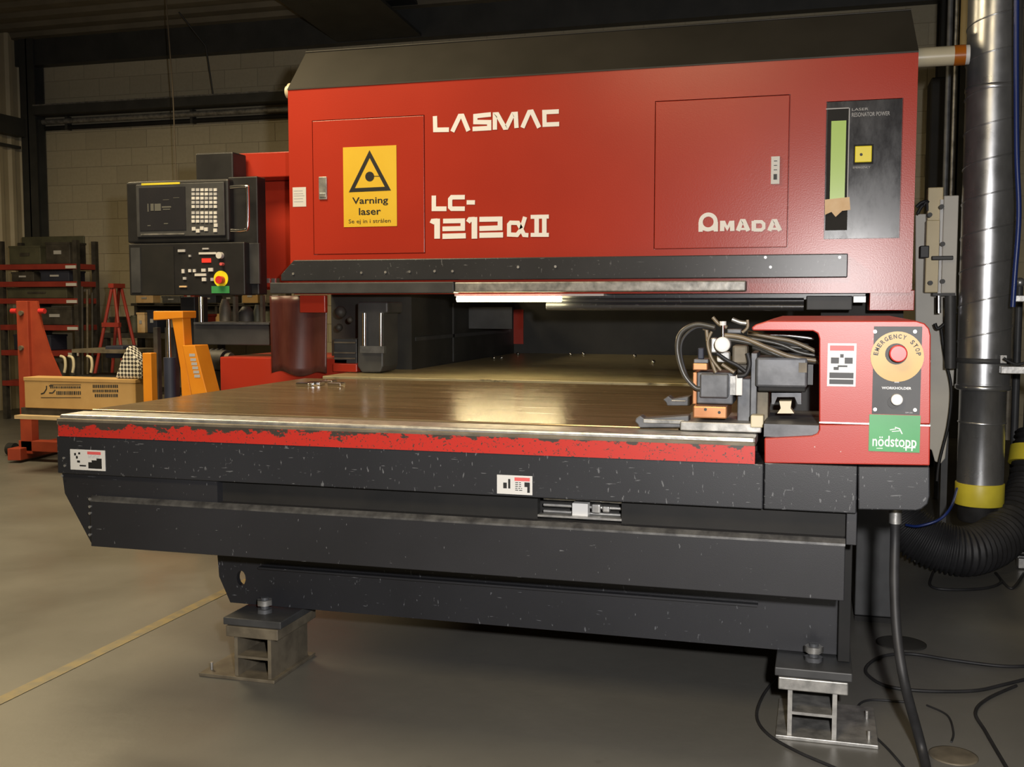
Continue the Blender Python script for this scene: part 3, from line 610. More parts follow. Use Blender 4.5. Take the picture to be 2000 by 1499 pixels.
def sticker(a, Y, par, kind):
    X0, X1, Z0, Z1 = rect(*a, Y); w, h = X1 - X0, Z1 - Z0
    s_ = MB().box(X0, X1, Y - .0015, Y, Z0, Z1).build('safety_sticker', 'white_label', par)
    def q(n, mt, rs):
        m_ = MB()
        for u0, u1, v0, v1 in rs: m_.box(X0 + w * u0, X0 + w * u1, Y - .0024, Y - .001, Z0 + h * v0, Z0 + h * v1)
        m_.build(n, mt, s_)['kind'] = 'stuff'
    rr = random.Random(kind + 5)
    def lines(u0, u1, v0, v1, n, mt='grey_print'):
        m_ = MB()
        for i in range(n):
            v = v0 + (v1 - v0) * (i + .5) / n; u = u0
            while u < u1 - .03:
                l_ = min(rr.uniform(.03, .10), u1 - u); m_.box(X0 + w * u, X0 + w * (u + l_), Y - .0022, Y - .001, Z0 + h * (v - .18 * (v1 - v0) / n), Z0 + h * (v + .18 * (v1 - v0) / n)); u += l_ + .025
        m_.build('sticker_text', mt, s_)['kind'] = 'stuff'
    if kind == 0: lines(.52, .86, .60, .76, 3)
    elif kind == 1: lines(.52, .72, .18, .68, 5, 'black_print')
    if kind == 0:
        q('sticker_heading', 'pink_print', [(.50, .88, .78, .92)])
        q('sticker_print', 'black_print', [(.52, .90, .10, .40), (.62, .90, .40, .50), (.76, .90, .50, .60), (.27, .45, .18, .25), (.12, .17, .70, .82), (.17, .22, .55, .68), (.24, .29, .76, .86), (.20, .28, .36, .46)])
    elif kind == 1:
        q('sticker_heading', 'pink_print', [(.50, .93, .72, .90)])
        q('sticker_print', 'black_print', [(.78, .93, .42, .66), (.86, .93, .12, .42), (.18, .28, .3, .6), (.32, .38, .3, .8)])
    else:
        q('sticker_heading', 'pink_print', [(.08, .92, .83, .95)])
        q('sticker_print', 'black_print', [(.08, .92, .19, .32), (.08, .92, .05, .16), (.12, .40, .53, .67), (.60, .88, .53, .67), (.36, .70, .45, .49), (.22, .40, .38, .45), (.44, .56, .67, .75)])
    return s_
sticker((138, 879, 206, 919), YT - .0005, tb, 0); sticker((971, 929, 1040, 966), YT - .0005, tb, 1)
# little chrome stops on the table
for i, (px, py) in enumerate(((590, 752), (612, 750), (636, 747), (652, 752))):
    c = PF(px, py + 4, TZ); MB().box(c.x - .03, c.x + .03, c.y, c.y + .05, TZ + .0005, TZ + .016).build('stop_block', 'chrome', tb, bevel=0.003)
for px, py in ((965, 702), (980, 702), (1012, 694), (1115, 695), (1140, 694), (1240, 698), (1276, 710)):
    c = PF(px, py, TZ); MB().sphere((c.x, c.y, TZ + .008), .013, 10).build('ball_caster', 'chrome', tb)

# levelling feet
def foot(bx, cx, cy, label, mat1):
    sg_ = 1 if bx > cx else -1
    t = thing('levelling_foot', (bx, cy, 0), label, 'machine foot', 'levelling feet under the table')
    B = lambda *a: MB().box(cx + a[0], cx + a[1], cy + a[2], cy + a[3], a[4], a[5])
    MB().box(bx - .135, bx + .135, cy - .14, cy + .15, 0, .011).build('base_plate', mat1, t, bevel=0.002)
    B(-.066, -.054, -.13, .12, .011, .139).build('flange', mat1, t); B(.052, .064, -.13, .12, .011, .139).build('flange', mat1, t)
    B(-.054, .052, -.13, .12, .070, .078).build('web', mat1, t)
    B(-.092, .092, -.137, .13, .139, .174).build('cap_plate', mat1, t, bevel=0.003)
    B(-.102, .102, -.135, .14, .176, .20).build('levelling_block', 'dark_grey', t, bevel=0.003)
    bt = MB().cyl((cx - .0, cy - .05, .20), (cx, cy - .05, .25), .013, 14).build('levelling_bolt', 'grey_steel', t)
    MB().cyl((cx, cy - .05, .225), (cx, cy - .05, .242), .026, 6).build('bolt_head', 'worn_steel', bt); MB().cyl((cx, cy - .05, .20), (cx, cy - .05, .212), .026, 6).build('nut', 'grey_steel', bt)
    for sy_ in (-.10, .05):
        MB().cyl((bx + sg_ * .112, cy + sy_, .011), (bx + sg_ * .112, cy + sy_, .035), .005, 8).build('anchor_bolt', 'bare_steel', t)
foot(-1.768, P(494, 1270, 2.985).x, 3.115, 'brown steel H-section foot block under the table end with the round hole', 'rusty_steel')
foot(0.038, 0.0, 3.115, 'bare pale steel H-section foot block beside the hanging black hose', 'worn_steel')

# ================================================================== CLAMP CARRIAGE HOUSING
cg = thing('carriage_housing', (0.05, 3.4, Zf), 'red C-shaped carriage housing with emergency stop plate on the table end', 'machine housing')
out = [(1476, 634), (1500, 627), (1790, 627), (1806, 632), (1815, 642), (1818, 655), (1817, 829), (1600, 829), (1600, 662), (1597, 652), (1588, 647), (1470, 646), (1468, 640)]
MB().poly(ppoly(out, YT), YT, 3.9).build('upper_shell', 'red_worn', cg, bevel=0.003)
lo = [(1493, 857), (1586, 852), (1596, 848), (1600, 840), (1600, 829.6), (1817, 829.6), (1816, 910), (1493, 905)]
MB().poly(ppoly(lo, YT), YT, 3.9).build('lower_shell', 'red_worn', cg, bevel=0.003)
X0, X1, Z0, Z1 = rect(1600, 827, 1817, 830, YT); MB().box(X0, X1, YT - .002, YT, Z0, Z1).build('shell_seam', 'bare_steel', cg)
bl = [(1676, 912), (1816, 913), (1816, 970), (1812, 985), (1800, 995), (1790, 998), (1676, 996)]
MB().poly(ppoly(bl, YT), YT, 3.9).build('base_block', 'black_fascia', cg, bevel=0.003)
X0, X1, Z0, Z1 = rect(1492, 908, 1674, 1000, YT); MB().box(X0, X1, YT + .002, 3.3, Z0, Z1).build('base_fascia', 'black_fascia', cg, bevel=0.003)
bp(1468, 645, 1602, 855, 3.25, .02).build('cavity_back', 'interior_dark', cg)
X0, X1, Z0, Z1 = rect(1492, 830, 1600, 855, YT + .02); MB().box(X0, X1, YT + .02, 3.2, Z0, Z1).build('cavity_floor', 'grey_steel', cg)
ep = bp(1705, 638, 1799, 810, YT - .003, .003).build('control_plate', 'dark_grey', cg)
YE = YT - .003; c = P(1752, 697, YE)
di = MB().disc((c.x, YE - .002, c.z), .062, YE, 40).build('emergency_disc', 'disc_ochre', ep)
c2 = P(1753, 690, YE); es = lab(MB().disc((c2.x, YE - .035, c2.z), .021, YE - .018, 26).disc((c2.x, YE - .02, c2.z), .016, YE - .002, 20).build('emergency_button', 'button_red', ep, bevel=0.003), 'red emergency stop push button')
MB().disc((c2.x - .003, YE - .004, c2.z - .002), .026, YE - .002, 24).build('button_collar', 'black_print', ep)
# curved lettering on the disc
def arc_text(s, c, r, a0, a1, h, Y, mat, parent):
    n = len(s)
    for i, ch in enumerate(s):
        if ch == ' ': continue
        a = math.radians(a0 + (a1 - a0) * i / (n - 1)); o = text('disc_text', ch, -h * .36, h * .36, -h / 2, h / 2, Y, mat, parent, 0.03)
        ca, sa = math.cos(a - PI / 2), math.sin(a - PI / 2); o0 = WL[parent]
        for v in o.data.vertices:
            p = v.co + o0; x, z = p.x, p.z + r
            v.co = Vector((c.x + x * ca - z * sa, p.y, c.z + x * sa + z * ca)) - o0
arc_text('EMERGENCY STOP', c, .050, 172, 8, .011, YE - .002, 'black_print', ep)
ptext('plate_text', 'WORKHOLDER', 1722, 756, 1780, 761, YE, 'white_print', ep, 0.02); bp(1747, 741, 1756, 748, YE - .001, .001).build('plate_mark', 'grey_print', ep)
ptext('plate_text', 'OFF ON', 1768, 805, 1782, 808, YE, 'grey_print', ep)
c = P(1751, 780, YE); MB().disc((c.x, YE - .02, c.z), .014, YE, 24).build('selector_knob', 'white_label', ep, bevel=0.002); MB().disc((c.x - .006, YE - .004, c.z - .008), .015, YE, 20).build('knob_collar', 'black_print', ep)
for px, py in ((1709, 648), (1787, 648), (1709, 800), (1787, 801)):
    q = P(px, py, YE); MB().disc((q.x, YE - .003, q.z), .0045, YE, 10).build('plate_screw', 'bare_steel', ep)
sticker((1616, 671, 1672, 755), YT - .0005, cg, 2)
gs = rect(1697, 811, 1797, 883, YT - .0035); gr = lab(MB().box(gs[0], gs[1], YT - .005, YT - .0035, gs[2], gs[3]).build('emergency_sticker', 'sticker_green', cg), 'green sticker reading nödstopp'); YG = YT - .005
ptext('sticker_text', 'nödstopp', 1704, 852, 1790, 880, YG, 'white_print', gr, 0.01)
mk = MB()
for s_, w in (([(1748, 835), (1757, 838), (1762, 848)], 2.2), ([(1738, 840), (1750, 838)], 1.6), ([(1742, 843), (1757, 842)], 1.4), ([(1712, 876), (1724, 876)], 1.2), ([(1764, 875), (1788, 875)], 1.6)):
    pxstroke(mk, s_, w, YG, .0008, lambda x, y: (x, y))
mk.build('sticker_arrow', 'white_print', gr)
q = P(1814, 707, YT); MB().sphere((q.x, YT + .02, q.z), .008, 8).build('side_screw', 'white_label', cg)
# clamp unit inside the housing
cu = thing('clamp_unit', (-0.28, 2.98, TZ), 'workpiece clamp with copper jaws, white gauge and hoses on the table edge', 'clamp')
YC = 2.95
X0, X1, Z0, Z1 = rect(1330, 829, 1488, 847, YC - .03); MB().box(X0, X1, YC - .05, YC + .23, TZ + .001, TZ + .026).build('base_rail', 'worn_steel', cu, bevel=0.003)
bp(1466, 690, 1478, 832, YC, .16).build('mounting_plate', 'grey_steel', cu, bevel=0.002); bp(1478, 757, 1500, 832, YC + .03, .14).build('mounting_plate', 'rusty_steel', cu, bevel=0.002)
bp(1440, 740, 1466, 832, YC + .02, .12).build('slide_block', 'grey_steel', cu, bevel=0.003)
mt = bp(1476, 699, 1577, 757, YC - .03, .14).build('motor_box', 'grey_steel', cu, bevel=0.006); bp(1480, 752, 1574, 766, YC - .02, .12).build('motor_base', 'black_matte', mt, bevel=0.004)
bp(1578, 709, 1588, 752, YC + .02, .08).build('motor_cap', 'dark_grey', mt); bp(1560, 709, 1576, 728, YC - .034, .004).build('motor_notch', 'rusty_steel', mt)
mk = MB().poly(ppoly([(1507, 768), (1565, 768), (1565, 790), (1558, 790), (1552, 776), (1518, 776), (1512, 790), (1507, 790)], YC), YC, YC + .06); mk.build('yoke', 'grey_steel', cu)
MB().poly(ppoly([(1522, 784), (1546, 784), (1544, 798), (1551, 808), (1518, 808), (1525, 798)], YC - .01), YC - .01, YC + .04).build('limit_tab', 'cream_plastic', cu)
bp(1466, 812, 1491, 836, YC - .06, .05).build('end_block', 'cream_plastic', cu, bevel=0.003)
bp(1361, 728, 1432, 790, YC, .14).build('clamp_body', 'grey_steel', cu, bevel=0.004); bp(1353, 728, 1361, 790, YC + .004, .12).build('copper_edge', 'copper', cu, bevel=0.002)
bp(1367, 731, 1422, 778, YC - .02, .03).build('clamp_cover', 'grey_steel', cu, bevel=0.004)
bp(1353, 710, 1382, 724, YC, .08).build('copper_block', 'copper', cu, bevel=0.003); bp(1355, 702, 1383, 710, YC, .08).build('steel_cap', 'grey_steel', cu, bevel=0.002)
bp(1363, 680, 1374, 702, YC, .03).build('pin', 'navy', cu, bevel=0.003)
cp = bp(1353, 794, 1420, 818, YC - .05, .16).build('copper_jaw', 'copper', cu, bevel=0.004)
for px, py in ((1378, 800), (1405, 806)):
    q = P(px, py, YC - .05); MB().disc((q.x, YC - .053, q.z), .004, YC - .05, 10).build('jaw_bolt', 'black_print', cp)
bp(1437, 733, 1450, 773, YC - .02, .02).build('white_scale', 'white_label', cu, bevel=0.002); bp(1426, 735, 1437, 772, YC - .01, .03).build('scale_holder', 'worn_steel', cu)
q = P(1412, 673, YC - .03); ga = MB().disc((q.x, YC - .05, q.z), .0205, YC - .01, 28).build('pressure_gauge', 'white_label', cu, bevel=0.003); MB().disc((q.x, YC - .052, q.z), .013, YC - .05, 24).build('gauge_face', 'white_print', ga)
a = P(1412, 660, YC - .03); b_ = P(1412, 632, YC - .03); MB().cyl(a, b_, .004, 8).build('gauge_stem', 'chrome', ga); a = P(1412, 636, YC - .03); b_ = P(1412, 628, YC - .03); MB().cyl(a, b_, .009, 10).build('gauge_tap', 'white_label', ga)
bp(1430, 675, 1460, 712, YC, .06).build('valve_body', 'rusty_steel', cu, bevel=0.006); bp(1400, 688, 1424, 708, YC + .01, .05).build('valve_block', 'white_label', cu, bevel=0.005)
bp(1440, 712, 1462, 730, YC, .06).build('valve_body', 'junk_dark', cu, bevel=0.004); bp(1388, 660, 1400, 690, YC, .03).build('fitting', 'bare_steel', cu, bevel=0.004); bp(1372, 636, 1396, 646, YC, .03).build('fitting', 'rusty_steel', cu, bevel=0.003)
bp(1420, 643, 1448, 652, YC + .02, .04).build('fitting', 'grey_steel', cu, bevel=0.003)
def hose(pts, r_, mat, Y=YC, par=cu, n=6, name='hose'):
    p3 = [P(x, y, Y + (q[0] if q else 0)) for x, y, *q in pts]; return MB().tube(spline(p3, n), r_, 8).build(name, mat, par)
hose([(1410, 655), (1450, 660), (1500, 680), (1545, 697), (1598, 705)], .0065, 'hose_tan', YC - .02)
hose([(1420, 662), (1470, 672), (1520, 694), (1560, 704), (1600, 708)], .006, 'hose_grey', YC - .01)
hose([(1460, 650), (1510, 660), (1550, 668), (1600, 690)], .006, 'hose_tan', YC + .04); hose([(1460, 660), (1520, 672), (1560, 688), (1600, 696)], .005, 'hose_grey', YC + .03)
hose([(1470, 655), (1530, 655), (1590, 662)], .004, 'bare_steel', YC + .08); hose([(1470, 664), (1530, 676), (1600, 684)], .004, 'hose_grey', YC + .07)
hose([(1396, 640), (1360, 634), (1330, 650), (1323, 685), (1335, 730), (1356, 756), (1368, 760)], .0065, 'hose_grey', YC - .03); hose([(1396, 644), (1362, 640), (1336, 660), (1330, 690), (1342, 735), (1362, 762)], .004, 'rubber', YC - .02)
hose([(1380, 645), (1384, 680), (1392, 712), (1398, 728)], .005, 'hose_tan', YC - .02); hose([(1390, 648), (1382, 670), (1390, 700), (1408, 724)], .004, 'hose_tan', YC - .03)
hose([(1400, 690), (1420, 704), (1440, 714), (1456, 726)], .005, 'rubber', YC - .02); hose([(1460, 690), (1464, 712), (1456, 732), (1440, 735)], .006, 'rubber', YC - .02)
hose([(1392, 620), (1405, 634), (1420, 640)], .005, 'hose_tan', YC); hose([(1430, 624), (1445, 630), (1458, 632)], .006, 'bare_steel', YC); hose([(1460, 625), (1460, 640), (1450, 650)], .004, 'hose_tan', YC)
hose([(1410, 712), (1425, 722), (1434, 728)], .005, 'hose_tan', YC - .02)
# jaws reaching over the sheet
for (xs, ys, xe, ye, Yj) in ((1240, 812, 1345, 836, YC - .03), (1295, 774, 1348, 793, YC + .22)):
    jw = MB().poly(ppoly([(xs + 6, ye - 6), (xs, ye - 12), (xs + 2, ys + 6), (xs + 10, ys), (xs + 18, ys + 6), (xe, ys), (xe, ye), (xs + 8, ye)], Yj), Yj, Yj + .05).build('clamp_jaw', 'grey_steel', cu, bevel=0.003)
    bp(xs + 16, ys + 8, xe - 8, ye - 8, Yj - .004, .004).build('jaw_insert', 'worn_steel', jw, bevel=0.002)

# ================================================================== CONTROL CONSOLE
YK = 5.0
ck = thing('control_console', (-3.2, YK + .2, 0.6), 'black CNC control console with screen, keypad and emergency stop', 'control console')
top = bp(247, 352, 447, 474, YK, .2).build('screen_housing', 'black_plastic', ck, bevel=0.012)
bp(252, 474.5, 478, 577, YK - .02, .12).build('button_housing', 'black_plastic', ck, bevel=0.006)
sd = bp(447, 345, 504, 576, YK + .05, .09).build('side_housing', 'black_plastic', ck, bevel=0.006); bp(477, 475, 506, 555, YK + .03, .02).build('side_door', 'dark_grey', sd, bevel=0.003)
bp(382, 298, 455, 352, YK + .08, .14).build('arm_joint', 'black_plastic', ck, bevel=0.008)
bz = bp(266, 358, 438, 462, YK - .012, .012).build('screen_bezel', 'dark_grey', ck, bevel=0.004)
bp(272, 366, 362, 450, YK - .016, .004).build('screen', 'panel_glossy', bz)
mk = MB()
for a in ((288, 398, 290, 414), (294, 398, 300, 412), (302, 398, 314, 412), (316, 403, 334, 406), (318, 408, 332, 410), (288, 440, 294, 442), (320, 436, 328, 438), (318, 390, 330, 391), (338, 386, 350, 387)): bp(*a, YK - .018, .002, mk)
mk.build('screen_text', 'dim_print', bz)['kind'] = 'stuff'
bp(276, 357, 351, 361, YK - .014, .004).build('yellow_strip', 'collar_yellow', ck)
bp(275, 456, 360, 459, YK - .016, .006).build('screen_ledge', 'worn_steel', ck)
key = None
for r_ in range(8):
    for c_ in range(6):
        if r_ == 5 and c_ < 4: pass
        x = 374 + c_ * 8.6; y = 368 + r_ * 8.2 + (4 if r_ > 4 else 0)
        bp(x, y, x + 6.2, y + 5.6, YK - .018, .006).build('key', 'white_label' if random.random() < .65 else 'grey_print', ck)
for px, py in ((378, 447), (386, 451), (394, 446), (402, 448), (420, 450), (421, 440)): bp(px - 3.5, py - 3.5, px + 3.5, py + 3.5, YK - .018, .006).build('key', 'white_label', ck)
hn = hose([(450, 366), (480, 364), (484, 372), (484, 440), (476, 450), (451, 450)], .009, 'chrome', YK - .03, ck, 4, 'handle')
bp(278, 482, 340, 576, YK - .024, .004).build('blank_panel', 'black_matte', ck); bp(256, 484, 274, 572, YK - .024, .004).build('side_strip', 'dark_grey', ck)
for px, py, w, h, mt_ in ((400, 495, 34, 4, 'white_label'), (396, 486, 12, 3, 'grey_print'), (349, 490, 14, 5, 'grey_print'), (352, 530, 5, 8, 'white_label'), (365, 529, 5, 6, 'white_label'), (374, 529, 5, 6, 'white_label'), (355, 544, 6, 5, 'grey_print'),
                          (392, 528, 8, 6, 'white_label'), (406, 527, 9, 7, 'white_label'), (386, 537, 22, 5, 'white_label'), (393, 546, 8, 7, 'white_label'), (409, 546, 6, 6, 'grey_print'), (352, 560, 14, 3, 'tape_tan'), (365, 500, 4, 4, 'grey_print')):
    bp(px - w / 2 + 5, py - h / 2, px + w / 2 + 5, py + h / 2, YK - .028, .008).build('push_button', mt_, ck)
bp(394, 505, 411, 513, YK - .026, .006).build('digit_display', 'digit_glow', ck)
for px, py, r_, mt_ in ((428, 499, .017, 'white_label'), (432, 516, .008, 'pink_print')):
    q = P(px, py, YK - .04); MB().disc((q.x, YK - .045, q.z), r_, YK - .02, 20).build('rotary_knob', mt_, ck)
q = P(432, 545, YK - .02); MB().disc((q.x, YK - .024, q.z), .042, YK - .02, 30).build('emergency_disc', 'bright_yellow', ck); q = P(430, 547, YK - .04); MB().disc((q.x, YK - .055, q.z), .02, YK - .024, 24).build('emergency_button', 'button_red', ck)
bp(413, 559, 448, 573, YK - .025, .002).build('green_sticker', 'sticker_green', ck)
# overhead red arm and red rear cabinet that carry it
ar = br
X0, X1, Z0, Z1 = rect(466, 297, 600, 346, 5.24); MB().box(X0, BX0 - .003, 5.24, 5.65, Z0, Z1).build('arm_box', 'red_paint', ar, bevel=0.005)
X0, X1, Z0, Z1 = rect(508, 350, 600, 566, 5.4); rc = MB().box(X0, BX0 - .003, 5.4, 5.9, Z0, Z1 - .01).build('cabinet_side', 'red_paint', ar, bevel=0.004)
for px in (522, 533, 543): bp(px - 3, 544, px + 3, 553, 5.39, .01).build('cabinet_bolt', 'bare_steel', rc)
# console stand
cs = thing('console_stand', (-3.4, 5.2, 0), 'dark pedestal and shelf box under the control console', 'stand')
X0, X1, Z0, Z1 = rect(354, 580, 382, 760, 5.12); MB().box(X0, X1, 5.12, 5.25, 0, Z1).build('post', 'black_plastic', cs, bevel=0.004); MB().box(X0 - .15, X1 + .2, 5.0, 5.5, 0, .03).build('foot_plate', 'black_plastic', cs)
bp(378, 634, 526, 674, 5.1, .2).build('shelf_box', 'dark_grey', cs, bevel=0.004); bp(378, 630, 526, 634, 5.08, .25).build('shelf_top', 'grey_steel', cs)
for px in (455, 508): bp(px, 577, px + 5, 630, 5.2, .03).build('shelf_bracket', 'rusty_steel', cs)
q0, q1 = P(384, 580, 5.08), P(385, 629, 5.08)
tag(MB().cyl((q1.x, 5.12, P(385, 629.5, 5.12).z), (q0.x, 5.12, q0.z), .013, 14).build('metal_tube', 'chrome'), 'bright shiny tube standing on the shelf under the console', 'tube')
for k, (px, py, w, h, mt_, l_) in enumerate(((428, 585, 20, 45, 'rusty_steel', 'tan rag bundle standing on the console shelf'), (470, 600, 28, 30, 'junk_dark', 'dark box on the console shelf beside the rag'), (492, 596, 14, 34, 'junk_green', 'olive canister at the end of the console shelf'))):
    X0, X1, Z0, Z1 = rect(px - w / 2, py, px + w / 2, 630, 5.2); Z0 = P(451, 630, 5.08).z; cxx = (X0 + X1) / 2; hh = Z1 - Z0
    tag(MB().lathe([((X1 - X0) / 2, 0), ((X1 - X0) / 2, hh * .6), ((X1 - X0) / 2 * .7, hh * .85), ((X1 - X0) / 4, hh)], (cxx, 5.26, Z0 + .002), 10).build(('rag_bundle', 'dark_canister', 'canister')[k], mt_), l_, ('rag', 'canister', 'canister')[k])

# ================================================================== RIGHT SIDE: duct, hoses, guards
dc = thing('exhaust_duct', (P(1925, 600, 5.3).x, 5.3, 0.3), 'galvanised spiral exhaust duct rising beside the red bridge', 'duct')
dy = 5.3; dx = P(1925, 600, dy).x; dr_ = (P(1980, 600, dy) - P(1870, 600, dy)).length / 2 * .965
def zd(y): return P(1925, y, dy).z
prof = [(dr_, 0), (dr_, 3.9 - zd(760))]
MB().lathe([(dr_, 0), (dr_, 4.3 - zd(752))], (dx, dy, zd(752)), 40).build('duct_pipe', 'duct_steel', dc)
MB().lathe([(dr_ - .014, 0), (dr_ - .014, zd(752) - zd(945)), (dr_ + .002, zd(752) - zd(945) + .01)], (dx, dy, zd(945)), 40).build('reducer', 'duct_steel', dc)
for yy, rr in ((176, .003), (704, .004), (756, .006)): MB().lathe([(dr_, -.012), (dr_ + rr, -.008), (dr_ + rr, .008), (dr_, .012)], (dx, dy, zd(yy)), 40).build('joint_band', 'dark_grey' if yy == 704 else 'duct_steel', dc)
MB().lathe([(dr_ - .014, -.006), (dr_ - .009, 0), (dr_ - .014, .006)], (dx, dy, zd(825)), 40).build('joint_band', 'duct_steel', dc)
pts = []; z = zd(700); a = 0
while z < 4.25:
    pts.append((dx + (dr_ + .0005) * math.cos(a), dy + (dr_ + .0005) * math.sin(a), z)); a += PI / 18; z += 0.155 / 36
MB().tube(pts, .0035, 5).build('spiral_seam', 'duct_steel', dc)
q = zd(700); MB().box(dx + .05, dx + .075, dy - dr_ - .02, dy - dr_ - .003, q - .015, q + .02).build('band_clamp', 'worn_steel', dc)
MB().lathe([(dr_ - .02, 0), (dr_ - .008, 0), (dr_ - .008, zd(943) - zd(986)), (dr_ - .014, zd(943) - zd(986))], (dx, dy, zd(986)), 36).build('yellow_collar', 'collar_yellow', dc, bevel=0.003)
MB().lathe([(dr_ - .03, -.07), (dr_ - .022, -.06), (dr_ - .022, 0), (dr_ - .02, .01)], (dx, dy, zd(989)), 36).build('rubber_cuff', 'rubber', dc)
# corrugated suction hose
path = spline([P(1738, 985, 5.05), P(1775, 1035, 5.02), P(1832, 1068, 5.0), P(1895, 1076, 5.02), P(1958, 1045, 5.2), P(2012, 965, 5.5), P(2034, 850, 5.62)], 34)
rs = [0.105 + (0.006, 0.006, -0.006, -0.006)[i % 4] for i in range(len(path))]
fh = thing('suction_hose', (path[100].x, path[100].y, path[100].z - .11), 'thick black corrugated suction hose looping under the duct', 'hose')
MB().tube(path, rs, 22).build('corrugated_hose', 'rubber', fh)
e = path[-16]; tt = (path[-15] - path[-17]).normalized()
MB().tube([e - tt * .04, e + tt * .04], .128, 28).build('yellow_ring', 'collar_yellow', fh)
# grey guard sheet, regulator, column pipes
gp = [(1788, 418), (1868, 418), (1868, 640), (1862, 760), (1846, 896), (1838, 906), (1826, 902), (1820, 880), (1788, 860)]
rg = thing('air_regulator', (P(1840, 575, 5.3).x, 5.5, 0), 'beige and grey air regulator on a light grey guard sheet beside the duct', 'regulator')
MB().poly(ppoly(gp, 5.6), 5.6, 5.62).build('guard_sheet', 'grey_panel', rg, bevel=0.004)
for px in (1800, 1850): q = P(px, 700, 5.64); MB().box(q.x - .015, q.x + .015, 5.622, 5.65, 0, P(px, 500, 5.64).z).build('post', 'dark_grey', rg)
bp(1808, 430, 1836, 572, 5.48, .1).build('beige_body', 'beige_metal', rg, bevel=0.004); bp(1812, 366, 1842, 432, 5.50, .08).build('beige_body', 'beige_metal', rg, bevel=0.004)
bp(1841, 382, 1870, 573, 5.46, .12).build('grey_column', 'grey_panel', rg, bevel=0.004); bp(1834, 390, 1842, 573, 5.48, .1).build('white_strip', 'white_label', rg)
for px, py in ((1816, 420), (1839, 404), (1841, 477), (1841, 550), (1817, 553)):
    q = P(px, py, 5.45); MB().disc((q.x, 5.44, q.z), .011, 5.5, 12).build('bolt', 'black_print', rg)
bp(1797, 480, 1815, 504, 5.46, .04).build('black_clip', 'black_print', rg, bevel=0.004); bp(1820, 500, 1862, 508, 5.43, .03).build('clip_bar', 'black_print', rg, bevel=0.003); bp(1822, 573, 1866, 578, 5.46, .1).build('base_bracket', 'black_print', rg)
MB().cyl(P(1833, 578, 5.36), P(1833, 612, 5.36), .012, 12).build('outlet', 'chrome', rg); MB().cyl(P(1856, 578, 5.36), P(1856, 720, 5.36), .025, 12).build('filter_bowl', 'dark_grey', rg)
hose([(1790, 405), (1800, 396), (1812, 394), (1800, 404), (1792, 418)], .008, 'rubber', 5.42, rg, 6, 'cable'); hose([(1804, 402), (1810, 395), (1811, 412)], .006, 'rubber', 5.4, rg, 6, 'cable')
hose([(1868, 610), (1850, 628), (1832, 642), (1826, 632)], .008, 'rubber', 5.42, rg, 6, 'cable')
hose([(1838, 640), (1846, 700), (1858, 760), (1852, 830), (1835, 900), (1830, 940)], .007, 'rubber', 5.5, rg, 6, 'cable')
for (px, y0, y1, r_, mt_, l_) in ((1846, -40, 365, .016, 'grey_steel', 'grey conduit between the dark column and the duct'), (1888, -40, 95, .04, 'beige_metal', 'beige pipe just behind the top of the duct'), (1858, 130, 390, .012, 'worn_steel', 'thin pale conduit below the cream tube')):
    q0, q1 = P(px, y0, 7.0), P(px, y1, 7.0); tag(MB().cyl((q1.x, 7.0, 0 if y1 > 350 else q1.z), (q1.x, 7.0, zr(7) - .05), r_, 14).build('conduit', mt_), l_, 'pipe')
X0, X1, Z0, Z1 = rect(1816, 150, 1864, 365, 8.4); MB().box(X0, X1, 8.4, 8.7, 0, Z1).build('tmp', 'black_matte')
o = bpy.data.objects['tmp']; o.name = 'electrical_cabinet'; tag(o, 'dark electrical cabinet behind the conduits beside the duct', 'cabinet')
bv = o.modifiers.new('bevel', 'BEVEL'); bv.width = .01
tag(MB().tube(spline([P(1986, -60, 5.0), P(1985, 120, 5.0), P(1986, 300, 5.0), P(1990, 420, 5.0), P(1982, 540, 5.0), P(1978, 600, 5.0)], 8), .011, 10).build('blue_hose', 'hose_blue'), 'blue air hose hanging down right beside the duct', 'hose')
tag(MB().tube(spline([P(1869, 955, 5.1), P(1858, 990, 4.85), P(1835, 1015, 4.8), P(1795, 1028, 4.8), P(1770, 1026, 4.84)], 8), .006, 8).build('blue_tube', 'hose_blue'), 'thin blue tube curving from the yellow collar over the black hose', 'tube')
q = P(1985, 300, 5.9); tag(MB().cyl((q.x, 5.9, P(1985, 860, 5.9).z), (q.x, 5.9, P(1985, -60, 5.9).z), .018, 12).build('brown_pipe', 'rusty_steel'), 'brown vertical pipe behind the blue hose', 'pipe')
fr = thing('pipe_frame', (P(2000, 700, 5.95).x, 5.95, 0), 'dark pipe frame with pale clamps at the right of the duct', 'frame')
for px in (1990, 2014): q = P(px, 600, 5.95); MB().cyl((q.x, 5.95, 0), (q.x, 5.95, P(px, 560, 5.95).z), .018, 10).build('upright', 'dark_grey', fr)
for py in (584, 724): q = P(2014, py, 5.95); MB().box(q.x - .02, q.x + .02, 5.14, 5.95, q.z - .012, q.z + .012).build('clamp_arm', 'dark_grey', fr)
for a in ((1977, 577, 2030, 590), (1955, 716, 2030, 731)): bp(*a, 5.08, .05).build('clamp_plate', 'bare_steel', fr, bevel=0.003)
q = P(1992, 552, 5.95); MB().sphere(q, .025).build('knob', 'bare_steel', fr)
hose([(1960, 700), (1985, 712), (2010, 706)], .006, 'rubber', 5.07, fr, 6, 'cable')
mb_ = thing('machine_base', (0.25, 5, 0), 'dark lower machine base box behind the right foot', 'machine base')
X0, X1, Z0, Z1 = rect(1672, 1000, 1748, 1140, 4.2); X0 += .1; MB().box(X0 - .1, X1, 4.2, 4.85, 0.02, Z1 + .1).build('base_box', 'dark_grey', mb_, bevel=0.004)
MB().box(X0 - .1, X1, 4.19, 4.2, 0.0, .02).build('plinth', 'black_matte', mb_)
